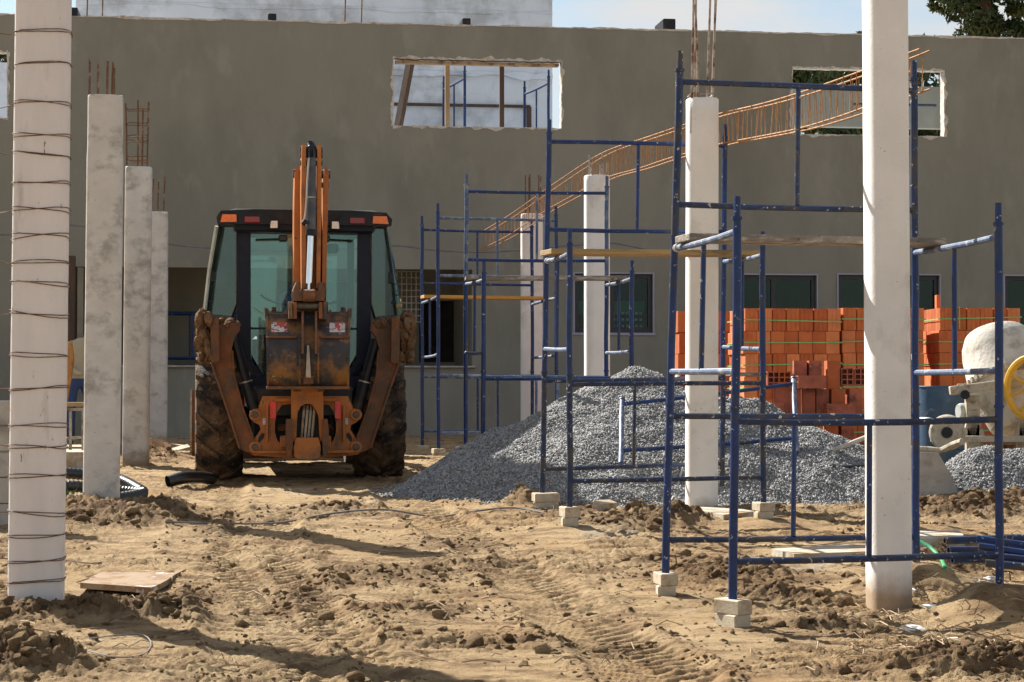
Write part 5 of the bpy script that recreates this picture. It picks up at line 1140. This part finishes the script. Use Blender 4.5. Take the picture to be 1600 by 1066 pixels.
# loose hollow bricks in front
def hollow():
    w_, d, h = 0.14, 0.19, 0.31; mb = MB(); x0, y0 = w_ / 2, d / 2
    vs = [(-x0, -y0, 0), (x0, -y0, 0), (x0, y0, 0), (-x0, y0, 0), (-x0, -y0, h), (x0, -y0, h), (x0, y0, h), (-x0, y0, h)]
    mb.add(vs, [(0, 1, 5, 4), (1, 2, 6, 5), (2, 3, 7, 6), (3, 0, 4, 7)])
    nx, ny, t = 2, 3, 0.014; cx = (w_ - t * (nx + 1)) / nx; cy = (d - t * (ny + 1)) / ny
    xs = [-x0]; ys = [-y0]
    for i in range(nx): xs += [xs[-1] + t, xs[-1] + t + cx]
    for i in range(ny): ys += [ys[-1] + t, ys[-1] + t + cy]
    xs.append(x0); ys.append(y0)
    for z, dr in ((0, 0.08), (h, -0.08)):
        for i in range(len(xs) - 1):
            for j in range(len(ys) - 1):
                a = [(xs[i], ys[j], z), (xs[i + 1], ys[j], z), (xs[i + 1], ys[j + 1], z), (xs[i], ys[j + 1], z)]
                if i % 2 and j % 2:
                    b = [(p[0], p[1], z + dr) for p in a]; mb.add(a + b, [(4, 5, 6, 7), (0, 1, 5, 4), (1, 2, 6, 5), (2, 3, 7, 6), (3, 0, 4, 7)])
                else: mb.add(a, [(0, 1, 2, 3)])
    import bmesh
    o = mb.build('tmp', M['brick_red'], smooth=False); me = o.data
    bm = bmesh.new(); bm.from_mesh(me); bmesh.ops.remove_doubles(bm, verts=bm.verts, dist=1e-5); bmesh.ops.recalc_face_normals(bm, faces=bm.faces); bm.to_mesh(me); bm.free()
    bpy.data.objects.remove(o); return me
hm = hollow(); hm2 = hm.copy(); hm2.materials.clear(); hm2.materials.append(M['brick_c'])
rnd = random.Random(12)
def loose(x, y, z, rot, label, lay=None):
    o = bpy.data.objects.new('hollow_brick', hm if rnd.random() < 0.88 else hm2); C.objects.link(o); o.location = (x, y, z); o.rotation_euler = rot
    return tag(o, label, 'brick', 'loose red hollow bricks')
LB = 22.6; sB = F / LB
z0 = CAMZ - (652 - HOR) / sB - 0.62
tiers = [(0, 1150, 1352, 'upright red hollow brick in the bottom row of the loose heap'), (1, 1150, 1352, 'upright red hollow brick in the second row of the loose heap'), (2, 1208, 1352, 'upright red hollow brick in the third row of the loose heap'), (3, 1238, 1322, 'upright red hollow brick standing on top of the loose heap')]
ORD = ['first', 'second', 'third', 'fourth', 'fifth', 'sixth', 'seventh', 'eighth', 'ninth', 'tenth', 'eleventh', 'twelfth']
for tr, xa, xb, lab in tiers:
    x = P(xa, 600, LB).x; xe = P(xb, 600, LB).x; k = 0
    while x < xe - 0.1:
        for row in range(1):
            loose(x + 0.075 + rnd.uniform(-0.008, 0.008), LB + row * 0.21 + rnd.uniform(-0.03, 0.03), z0 + tr * 0.3105, (0, 0, rnd.uniform(-0.1, 0.1)), ORD[k] + ' from left: ' + lab)
        x += 0.153 + (rnd.uniform(0.02, 0.09) if rnd.random() < 0.25 else 0); k += 1
def lying(px, py, Y, rot, label):
    p = P(px, py, Y); loose(p.x, p.y, p.z, rot, label)
for k, (px_, nm) in enumerate(((1324, 'left'), (1345, 'right'))): lying(px_, 589, 22.5, (R(-90), 0, 0), nm + ' one of two red bricks lying end-on with holes showing on the heap')
lying(1209, 594, 22.5, (R(-90), 0, 0.1), 'left one of two small end-on hollow bricks on the lower step of the heap'); lying(1226, 594, 22.5, (R(-90), 0, -0.1), 'right one of two small end-on hollow bricks on the lower step of the heap')
lying(1245, 597, 22.38, (0, R(90), 0.02), 'red brick lying flat against the upright top bricks of the heap')
lying(1290, 641, 22.35, (0, R(90), 0.03), 'red brick lying flat at the front right of the heap')
lying(1178, 640, 22.35, (0, R(90), 0.05), 'red brick lying flat at the front left of the heap beside the gravel')
mb = MB().box(P(1166, 585, 22.8), (0.42, 0.3, 0.04), rz(0.1), 0.004); one('board', mb, M['plank_grey'], 'short grey board on the left step of the brick heap', 'board')

# ------------------------------------------------------------------ cement mixer, drum, clutter on the right
MX = P(1572, 596, 20.2); mg = gzs(MX.x, MX.y)
mxr = thing('cement_mixer', 'cement-caked drum mixer with yellow flywheel at the right edge', 'cement mixer', (MX.x, MX.y, mg))
ax = Vector((-0.10, 0.42, 0.90)).normalized()
prof = [(0.0, -0.52), (0.20, -0.52), (0.25, -0.49), (0.375, -0.12), (0.385, -0.10), (0.385, 0.02), (0.375, 0.04), (0.372, 0.30), (0.355, 0.40), (0.31, 0.50), (0.29, 0.52), (0.27, 0.51), (0.30, 0.38), (0.34, 0.1), (0.0, 0.0)]
dr = MB().lathe(prof, MX, ax, 36).build('mixing_drum', M['mixer'], mxr, ang=40)
MB().lathe([(0.386, -0.06), (0.412, -0.055), (0.412, 0.0), (0.386, 0.005)], MX, ax, 48).build('ring_gear', M['mixer_frame'], dr)
for k in range(40):
    a = 2 * PI * k / 40; t1 = ax.cross(Vector((0, 1, 0))).normalized(); t2 = ax.cross(t1); d = t1 * math.cos(a) + t2 * math.sin(a)
    MB().box(MX + d * 0.416 - ax * 0.028, (0.03, 0.03, 0.05), Matrix((d, ax.cross(d), ax)).transposed()).build('gear_tooth', M['mixer_frame'], dr, smooth=False)
MB().path([MX + ax * 0.28 + (t1 * math.cos(a) + t2 * math.sin(a)) * 0.376 for a in np.linspace(R(150), R(330), 20)], 0.014, 6).build('rubber_hose', M['black'], mxr)
a = P(1484, 611, 19.75); b = P(1600, 596, 19.75)
dd = b - a; rot = Matrix((dd.normalized(), Vector((0, 1, 0)), dd.normalized().cross(Vector((0, 1, 0))))).transposed()
MB().box((a + b) / 2, (dd.length, 0.09, 0.085), rot, 0.008).build('tilt_frame', M['mixer_frame'], mxr)
MB().box(a + Vector((0.22, 0.25, 0.03)), (0.08, 0.6, 0.08), rz(-0.4), 0.008).build('tilt_frame', M['mixer_frame'], mxr)
MB().tube(P(1508, 617, 19.66), P(1508, 617, 19.85), 0.045, n=14).build('pivot', M['dark_metal'], mxr)
for x, lean_ in ((1519, 0.0), (1600, 0.02)):
    p = P(x, 622, 19.85); MB().box((p.x, p.y, (p.z + mg) / 2 + 0.05), (0.13, 0.10, p.z - mg - 0.05), None, 0.008).build('stand', M['mixer_frame'], mxr)
    MB().prism([P(x - 16, 688, 19.8), P(x + 22, 688, 19.8), P(x + 8, 640, 19.8), P(x - 3, 640, 19.8)], (0, 0.05, 0)).build('gusset', M['mixer_frame'], mxr, smooth=False)
pa, pb = P(1455, 690, 19.7), P(1640, 682, 19.7); MB().box((pa + pb) / 2, ((pb - pa).length, 0.09, 0.06), None, 0.006).build('base_rail', M['mixer_frame'], mxr)
MB().lathe([(0.05, -0.05), (0.15, -0.055), (0.165, -0.04), (0.172, 0.0), (0.165, 0.04), (0.15, 0.055), (0.05, 0.05)], P(1480, 676, 19.5), (0.25, 1, 0), 28, True).build('transport_wheel', M['mixer_frame'], mxr)
MB().lathe([(0.0, -0.075), (0.05, -0.075), (0.055, -0.05), (0.05, 0.0)], P(1480, 676, 19.5), (0.25, 1, 0), 14).build('wheel_hub', M['dark_metal'], mxr)
fw = MB().path([P(1612, 606, 19.55) + Vector((0.27 * math.cos(a) * 0.75, -0.13 * math.cos(a), 0.285 * math.sin(a))) for a in np.linspace(0, 2 * PI, 32, endpoint=False)], 0.036, 8, closed=True).build('flywheel', M['yellow'], mxr)
for k in range(4):
    a = PI * k / 4 + 0.3; c = P(1612, 606, 19.55); v = Vector((0.27 * math.cos(a) * 0.75, -0.13 * math.cos(a), 0.285 * math.sin(a))); MB().tube(c - v, c + v, 0.014, n=6).build('spoke', M['yellow'], fw)
MB().lathe([(0.0, -0.1), (0.07, -0.1), (0.08, -0.08), (0.08, 0.08), (0.0, 0.08)], P(1512, 643, 19.95), (1, 0.2, 0), 16).build('motor', M['alu'], mxr)
ob = P(1476, 690, 21.3); obz = gzs(ob.x, ob.y); zt_ = P(1476, 603, 21.3).z
dm = thing('oil_drum', 'dark blue steel oil drum behind the cement mixer', 'drum', (ob.x, ob.y, obz))
H = zt_ - obz; rr_ = 0.29
MB().lathe([(rr_ - 0.01, 0), (rr_ + 0.006, 0.01), (rr_, 0.02), (rr_, H * 0.33), (rr_ + 0.012, H * 0.345), (rr_, H * 0.36), (rr_, H * 0.64), (rr_ + 0.012, H * 0.655), (rr_, H * 0.67), (rr_, H - 0.02), (rr_ + 0.008, H - 0.01), (rr_ + 0.004, H), (rr_ - 0.015, H), (rr_ - 0.015, H * 0.7), (0, H * 0.7)], (ob.x, ob.y, obz), (0, 0, 1), 32).build('shell', M['drum'], dm)
# concrete kerb block, handle bar and pipes
p = [G(1425, 752), G(1494, 752)]; Yk = 18.3
one('concrete_block', MB().prism([P(1418, 786, Yk), P(1504, 786, Yk), P(1486, 742, Yk), P(1466, 708, Yk), P(1418, 706, Yk)], (0, 0.45, 0)), M['conc'], 'sloping grey concrete block behind the white column', 'concrete block', smooth=False)
one('barrow_handle', MB().path([P(1420, 702, Yk + 0.1), P(1450, 703, Yk + 0.1), P(1470, 705, Yk + 0.1), P(1488, 696, Yk), P(1504, 690, Yk - 0.2)], 0.032, 8), M['mixer_frame'], 'muddy curved handle bar above the concrete block', 'handle')
one('pale_conduit', MB().tube(on_gravel(1300, 704, 0.02), P(1362, 680, on_gravel(1300, 704, 0.02).y + 0.1), 0.022, n=8), M['cable_lt'], 'pale straight conduit pipe leaning on the gravel end', 'pipe')
one('steel_bar', MB().tube(on_gravel(1302, 731, 0.02), on_gravel(1362, 728, 0.02), 0.018, n=8), M['dark_metal'], 'dark short bar lying on the gravel by the white column', 'bar')
one('conduit', MB().tube(P(1062, 580, 21.5), P(1040, 640, 20.3), 0.025, n=8), M['cable_lt'], 'pale pipe propped against the far bricks behind the nearest tower post', 'pipe')
# blue tubes stacked at the right
rnd = random.Random(4)
TB = [(1476, 845, 12.95, 1680, 838, 'dark blue steel tube lying longest along the top of the tube pile'), (1482, 860, 12.8, 1690, 858, 'dark blue steel tube under the top one in the tube pile'), (1526, 842, 12.6, 1700, 866, 'bright blue steel tube lying slanted on the tube pile'), (1530, 854, 12.5, 1700, 880, 'second bright blue slanted steel tube on the tube pile'),
      (1536, 868, 12.45, 1700, 884, 'third blue steel tube low at the front of the tube pile'), (1488, 876, 12.75, 1700, 872, 'dark steel tube at the bottom rear of the tube pile'), (1540, 880, 12.4, 1700, 896, 'lowest front blue steel tube of the tube pile')]
for k, (xa, ya, Y, xb, yb, lab) in enumerate(TB):
    a, b = P(xa, ya, Y), P(xb, yb, Y + (0.3 if k in (0, 1, 5) else -0.1)); d = (b - a).normalized()
    mb = MB(); mb.lathe([(0.017, 0.0), (0.0245, 0.0), (0.0245, (b - a).length), (0.017, (b - a).length), (0.017, 0.0)], a, d, 12)
    one('steel_tube', mb, M['blue' if k in (2, 3) else 'blue2'], lab, 'tube', 'blue steel tubes piled at the right')
# green hose, perforated strips, litter
g1 = G(1435, 858)
one('garden_hose', MB().path([P(1425, 842, 12.9) , P(1437, 846, 12.85), P(1452, 854, 12.8), P(1463, 864, 12.7), P(1472, 876, 12.55), P(1477, 888, 12.4)], 0.012, 8), M['hose'], 'short curl of green hose beside the tube pile', 'hose')
def strip(pa, pb, label):
    a, b = G(*pa), G(*pb); n_ = 9; hz_ = max(gz(a.x + (b.x - a.x) * q_ / n_, a.y + (b.y - a.y) * q_ / n_) for q_ in range(n_ + 1)); a.z = hz_ + 0.012; b.z = hz_ + 0.022; d = (b - a); sd = Vector((-d.y, d.x, 0)).normalized() * 0.024; L_ = d.length; d.normalize(); n = int(L_ / 0.03); mb = MB(); up = Vector((0, 0, 0.002))
    # a ladder of rails and rungs leaves real holes
    for s in (-1, 1):
        c = a + sd * s * 0.8; e = b + sd * s * 0.8; w1 = sd.normalized() * 0.004; mb.add([c - w1, c + w1, e + w1, e - w1, c - w1 + up, c + w1 + up, e + w1 + up, e - w1 + up], [(3, 2, 1, 0), (4, 5, 6, 7), (0, 1, 5, 4), (1, 2, 6, 5), (2, 3, 7, 6), (3, 0, 4, 7)])
    for i in range(n):
        c = a + d * (L_ * i / n + 0.004); e = c + d * 0.013; mb.add([c - sd * 0.7, c + sd * 0.7, e + sd * 0.7, e - sd * 0.7], [(0, 1, 2, 3)])
    one('perforated_strip', mb, M['strip'], label, 'metal strip', 'perforated strips', smooth=False)
strip((1362, 922), (1406, 897), 'bluish perforated metal strip nearest the white column foot'); strip((1399, 942), (1408, 899), 'bluish perforated metal strip pointing at the camera'); strip((1411, 920), (1448, 916), 'short bluish perforated metal strip lying crosswise on the right')
for k in range(16):
    pxy = [(1427, 905), (1432, 912), (1420, 938), (1520, 918), (1545, 912), (1454, 968), (1428, 988), (1490, 998), (1530, 915), (1402, 968), (1560, 1012), (1380, 930), (1592, 758), (1580, 764), (700, 712), (716, 703)][k]
    g = G(*pxy); s = 0.03 if k != 6 else 0.055
    o = MB().lump((0, 0, s * 0.3), s, k, 0.9, 1.2, 2, (1.3, 1.0, 0.45)).build('litter', M['white_litter'], ang=20); o.location = (g.x, g.y, gz(g.x, g.y)); tag(o, 'small scrap of white rubble litter lying on the soil', 'litter', 'white litter scraps')
# slabs on the ground
def slab(pts, th, m, label, dz=0.0, nm='concrete_slab'):
    a = [G(*p) for p in pts]; r = random.Random(len(label)); full = []
    for i in range(len(a)):
        b = a[(i + 1) % len(a)]
        for j in range(5):
            q_ = a[i].lerp(b, j / 5); q_.x += r.uniform(-0.012, 0.012); q_.y += r.uniform(-0.012, 0.012); full.append(q_)
    zt = sum(gzs(q_.x, q_.y) for q_ in full) / len(full) + 0.012 + dz
    return one(nm, MB().prism([Vector((q_.x, q_.y, zt - th)) for q_ in full], (0, 0, th)), M[m], label, 'slab', smooth=False)
slab(((124, 924), (238, 936), (290, 890), (176, 884)), 0.035, 'slab_brown', 'flat muddy board slab lying right of the wired column', 0.022, 'mud_board')
slab(((1066, 797), (1130, 822), (1180, 812), (1118, 792)), 0.05, 'slab', 'broken white slab at the foot of the middle white column', 0.03)
slab(((1208, 866), (1240, 880), (1372, 872), (1352, 852)), 0.06, 'slab', 'pale broken slab under the nearest scaffold tower', 0.03)
slab(((1425, 836), (1425, 858), (1510, 856), (1500, 834)), 0.07, 'slab', 'pale slab end lying between white column and tube pile', 0.04)
slab(((95, 712), (95, 738), (137, 738), (137, 712)), 0.2, 'slab', 'pale concrete beam end between the two leftmost columns', 0.16, 'concrete_beam')
# ------------------------------------------------------------------ left side clutter
def corrug(pts, r, label):
    P_ = []; pts = [Vector(p) for p in pts]; L_ = 0; rad = []
    for i in range(len(pts) - 1):
        n = max(2, int((pts[i + 1] - pts[i]).length / 0.011))
        for j in range(n): P_.append(pts[i].lerp(pts[i + 1], j / n)); rad.append(r * (1.0 if len(P_) % 3 else 0.86))
    return one('corrugated_pipe', MB().path(P_, rad, 12, True), M['black'], label, 'pipe', 'black corrugated pipes', ang=80)
def curve(ctrl, n=14):
    out = []; c = [ctrl[0]] + ctrl + [ctrl[-1]]
    for i in range(1, len(c) - 2):
        for j in range(n):
            t = j / n; p0, p1, p2, p3 = c[i - 1], c[i], c[i + 1], c[i + 2]
            out.append(0.5 * ((2 * p1) + (p2 - p0) * t + (2 * p0 - 5 * p1 + 4 * p2 - p3) * t * t + (3 * p1 - p0 - 3 * p2 + p3) * t**3))
    return out + [ctrl[-1]]
corrug(curve([P(-60, 742, 18.6), P(60, 739, 18.6), P(110, 740, 18.7), P(180, 748, 18.9), P(222, 768, 18.5)]), 0.055, 'black corrugated pipe running behind the leftmost columns, uppermost')
corrug(curve([P(-60, 770, 18.2), P(60, 764, 18.2), P(115, 760, 18.2), P(185, 768, 18.4), P(228, 770, 18.3)]), 0.055, 'black corrugated pipe bent round the second column, middle of three')
corrug(curve([P(-60, 772, 17.7), P(50, 780, 17.7), P(105, 783, 17.7), P(190, 778, 17.9), P(226, 771, 18.1)]), 0.055, 'black corrugated pipe at the foot of the second column, lowest')
pp = curve([P(262, 753, 19.9), P(285, 747, 20.0), P(312, 746, 20.4), P(330, 748, 20.9)])
mb = MB().path(pp, 0.062, 14, False); mb.path([Vector(q_) for q_ in pp], 0.052, 14, False); one('drain_pipe', mb, M['black'], 'black open-ended pipe lying left of the backhoe wheel', 'pipe', fix=False)
# cement block stack at the left edge
for k in range(5):
    b = P(-8, 560, 16.0); zz = gzs(b.x, b.y) - 0.02 + k * 0.2
    o = MB().box((0, 0, 0.095), (0.39, 0.19, 0.19), None, 0.006).build('cement_block', M['conc']); o.location = (b.x + 0.02 * (k % 2), b.y, zz); o.rotation_euler.z = 0.13
    tag(o, ['bottom', 'second', 'middle', 'fourth', 'top'][k] + ' grey cement block of the stack cut by the left edge', 'cement block', 'cement blocks at the left edge')
# timber table and grating behind
tb = P(112, 632, 24.5); tg = gzs(tb.x, tb.y)
t = thing('site_bench', 'rough wooden site bench between the two leftmost columns', 'bench', (tb.x, tb.y, tg))
MB().box((tb.x, tb.y, tb.z), (1.1, 0.5, 0.05), rz(0.13), 0.005).build('top', M['plank_tan'], t)
for sx in (-0.45, 0.45):
    for sy in (-0.18, 0.18): MB().box((tb.x + sx, tb.y + sy, (tb.z - 0.025 + tg) / 2), (0.06, 0.06, tb.z - 0.025 - tg), None, 0.004).build('leg', M['wood_dark'], t)
MB().box((tb.x, tb.y, tg + 0.25), (1.0, 0.42, 0.03), rz(0.13), 0.004).build('shelf', M['plank_grey'], t)
gr_ = MB(); a = P(110, 700, 23.4); b = P(135, 640, 23.4); gzr = gzs(a.x, a.y)
for i in range(4): x = a.x + (b.x - a.x + 0.25) * i / 3; gr_.box((x, a.y, (gzr + b.z) / 2), (0.03, 0.03, b.z - gzr))
for z in (b.z, (gzr + b.z) / 2): gr_.box((a.x + 0.2, a.y, z), (0.46, 0.035, 0.03))
one('window_grating', gr_, M['galv'], 'small grey metal grating leaning beside the wooden bench', 'grating', smooth=False)
wp_ = wpos(wall_hit(104, 500, WY - 0.5)[0], 0, WY, -0.5); gw = gzs(wp_.x, wp_.y)
one('timber_post', MB().box((wp_.x, wp_.y, (gw + P(104, 400, wp_.y).z) / 2), (0.13, 0.13, P(104, 400, wp_.y).z - gw), rz(TH), 0.008), M['wood_dark'], 'dark upright timber post before the wall recess at far left', 'timber')
mb = MB(); c0 = P(105, 600, 25.5)
mb.path([P(103, 628, 25.5), P(106, 585, 25.5), P(108, 560, 25.5), P(111, 532, 25.5)], [0.02, 0.06, 0.07, 0.015], 6); one('tarp_roll', mb, M['cage'], 'orange rolled sheet standing between the two leftmost columns', 'roll')
# broken boards by the third column
for k, (x, y, s1, s2, rx, ry, r_) in enumerate(((246, 706, 0.34, 0.22, 0.5, 0.3, 0.2), (262, 704, 0.42, 0.26, -0.4, 0.5, -0.5), (272, 714, 0.38, 0.2, 0.15, -0.25, 0.3), (240, 716, 0.3, 0.15, 0.9, 0.1, 0.7), (284, 708, 0.3, 0.2, 0.2, 0.1, 1.0))):
    g = G(x, y); o = MB().box((0, 0, 0), (s1, s2, 0.012), None).build('board_scrap', M['card' if k != 2 else 'slab'], smooth=False); o.location = (g.x, g.y, gz(g.x, g.y) + 0.09); o.rotation_euler = (rx, ry, r_)
    tag(o, ['steep tan broken board leaning at the foot of the third column', 'large brown broken board left of the backhoe wheel', 'pale flat broken board nearest the backhoe wheel', 'small tan board scrap below the third column', 'brown board scrap beside the front bucket'][k], 'board', 'broken boards')
# cables
def cable(pts, r, m, label, nm='cable'): return one(nm, MB().path(curve(pts, 8), r, 6), M[m], label, 'cable')
def gc(px, py, dz=0.012): g = G(px, py); g.z = surf(g.x, g.y) + dz; return g
cable([gc(*p) for p in ((258, 824), (330, 823), (430, 816), (520, 809), (600, 806), (680, 805), (740, 803), (800, 801), (850, 806))], 0.008, 'cable', 'thin grey cable crossing the ground in front of the backhoe')
cable([gc(*p) for p in ((1010, 803), (1050, 790), (1090, 776), (1140, 762), (1186, 700))], 0.008, 'cable_lt', 'pale cable trailing over the gravel behind the nearest tower')
cable([gc(*p) for p in ((112, 1008), (118, 1020), (150, 1030), (190, 1036), (225, 1026), (236, 1012), (222, 1000), (180, 1002), (140, 1008))], 0.0032, 'cable', 'loop of grey wire on the ground at lower left', 'wire_loop')
for k, pts in enumerate((((0, 998), (30, 1004), (60, 1018), (85, 1040)), ((0, 1012), (40, 1016), (80, 1030), (110, 1034)), ((95, 882), (140, 888), (170, 878), (182, 868)))):
    cable([gc(x, y, 0.02) for x, y in pts], 0.004, 'rust', ['upper rusty wire lying at the lower left edge', 'lower rusty wire lying at the lower left edge', 'fine rusty wire trailing from the wired column'][k], 'rusty_wire')
zc = lambda x, y, Y=31.3: P(x, y, Y)
cable([zc(-60, 366), zc(20, 366), zc(100, 352), zc(180, 362), zc(262, 381), zc(340, 388), zc(450, 392), zc(560, 388), zc(620, 384), zc(680, 391), zc(760, 394), zc(840, 388), zc(910, 382), zc(960, 380), zc(1040, 396), zc(1130, 404)], 0.016, 'cable', 'slack grey cable strung along the grey building', 'overhead_cable')
# twigs and straw
rnd = random.Random(8)
tw = MB()
for k in range(520):
    px_, py_ = (rnd.uniform(1330, 1600), rnd.uniform(890, 1050)) if k % 2 else (rnd.uniform(0, 1600), rnd.uniform(800, 1060))
    g = G(px_, py_); a = rnd.uniform(0, PI); L_ = rnd.uniform(0.04, 0.22); d = Vector((math.cos(a), math.sin(a), 0)) * L_ / 2; z = gz(g.x, g.y) + 0.006
    tw.path([Vector((g.x, g.y, z)) - d, Vector((g.x + rnd.uniform(-0.01, 0.01), g.y, z + rnd.uniform(0.004, 0.03))), Vector((g.x, g.y, z)) + d], rnd.uniform(0.0015, 0.004), 4, False)
o = tw.build('twigs', M['wood_tan']); tag(o, 'scattered dry twigs and straw on the soil', 'twigs', kind='stuff')
# green weeds at the left
for k, (x, y, Y, n_) in enumerate(((4, 722, 16.5, 14), (104, 768, 17.6, 10), (196, 951, 11.9, 6))):
    b = G(x, y) if k == 2 else P(x, y, Y); b.z = gzs(b.x, b.y); mb = MB()
    for i in range(n_):
        a = rnd.uniform(0, 2 * PI); l = (0.16 if k < 2 else 0.05) * rnd.uniform(0.6, 1.3); d = Vector((math.cos(a), math.sin(a), 0)); s = d.cross(Zv) * l * 0.14; e = b + d * l * 0.6 + Zv * l; m_ = b + d * l * 0.25 + Zv * l * 0.7
        mb.add([b - s * 0.3, b + s * 0.3, m_ + s, e, m_ - s], [(0, 1, 2, 3, 4)])
    one('weed', mb, M['leaf2'], ['green leafy weed at the left edge beside the wired column', 'small green weed among the black corrugated pipes', 'tiny green weed in the dug soil before the wired column'][k], 'weed', smooth=False, fix=False)
# person half hidden behind the second column
def person():
    pos = P(124, 690, 27.2); zg = gzs(pos.x, pos.y)
    J = {'pel': (0, 0, 0.95), 'sp': (0, 0.02, 1.15), 'ch': (0.03, 0.03, 1.36), 'nk': (0.10, 0.03, 1.50), 'hd': (0.15, 0.0, 1.60), 'ht': (0.17, 0.0, 1.72),
         'hl': (-0.10, 0, 0.90), 'kl': (-0.11, -0.02, 0.50), 'al': (-0.11, 0.03, 0.09), 'tl': (-0.12, -0.12, 0.04), 'hr': (0.10, 0, 0.90), 'kr': (0.12, -0.03, 0.50), 'ar': (0.12, 0.03, 0.09), 'tr': (0.13, -0.12, 0.04),
         'sl': (-0.17, 0.02, 1.40), 'el': (-0.20, -0.06, 1.12), 'wl': (-0.08, -0.26, 1.02), 'fl': (-0.03, -0.34, 1.01), 'sr': (0.21, 0.02, 1.40), 'er': (0.30, -0.05, 1.14), 'wr': (0.22, -0.26, 1.03), 'fr': (0.18, -0.34, 1.01)}
    rad = {'pel': 0.145, 'sp': 0.13, 'ch': 0.155, 'nk': 0.06, 'hd': 0.095, 'ht': 0.085, 'hl': 0.10, 'kl': 0.066, 'al': 0.045, 'tl': 0.035, 'sl': 0.065, 'el': 0.045, 'wl': 0.034, 'fl': 0.028}
    for k in list(rad):
        if k.endswith('l') and k[0] in 'hkatsewf' and k != 'pel': rad[k[:-1] + 'r'] = rad[k]
    ks = list(J); E_ = [('pel', 'sp'), ('sp', 'ch'), ('ch', 'nk'), ('nk', 'hd'), ('hd', 'ht'), ('pel', 'hl'), ('hl', 'kl'), ('kl', 'al'), ('al', 'tl'), ('pel', 'hr'), ('hr', 'kr'), ('kr', 'ar'), ('ar', 'tr'), ('ch', 'sl'), ('sl', 'el'), ('el', 'wl'), ('wl', 'fl'), ('ch', 'sr'), ('sr', 'er'), ('er', 'wr'), ('wr', 'fr')]
    me = bpy.data.meshes.new('person'); me.from_pydata([J[k] for k in ks], [(ks.index(a), ks.index(b)) for a, b in E_], [])
    o = link('person', me, None); o.location = (pos.x, pos.y, zg); o.rotation_euler.z = 0.4
    sm = o.modifiers.new('skin', 'SKIN'); o.modifiers.new('sub', 'SUBSURF').render_levels = 2
    for i, k in enumerate(ks): me.skin_vertices[0].data[i].radius = (rad[k], rad[k] * 0.85); me.skin_vertices[0].data[i].use_root = (k == 'pel')
    sm.use_smooth_shade = True
    m = bpy.data.materials.new('worker_clothes'); m.use_nodes = True; N = m.node_tree.nodes; L = m.node_tree.links
    tc = N.new('ShaderNodeTexCoord'); sx = N.new('ShaderNodeSeparateXYZ'); cr = N.new('ShaderNodeValToRGB'); cr.color_ramp.interpolation = 'CONSTANT'
    mr = N.new('ShaderNodeMapRange'); mr.inputs['From Max'].default_value = 2.0; L.new(tc.outputs['Object'], sx.inputs[0]); L.new(sx.outputs['Z'], mr.inputs['Value']); L.new(mr.outputs['Result'], cr.inputs['Fac'])
    e = cr.color_ramp.elements; e[0].position = 0; e[0].color = (0.04, 0.03, 0.025, 1); e[1].position = 0.055; e[1].color = (0.03, 0.06, 0.16, 1)
    for p_, c_ in ((0.475, (0.38, 0.33, 0.22, 1)), (0.745, (0.28, 0.15, 0.09, 1)), (0.83, (0.03, 0.02, 0.015, 1))): q_ = e.new(p_); q_.color = c_
    L.new(cr.outputs['Color'], N['Principled BSDF'].inputs['Base Color']); N['Principled BSDF'].inputs['Roughness'].default_value = 0.85
    me.materials.append(m); tag(o, 'person in beige shirt and blue trousers half hidden behind the second column', 'person')
person()
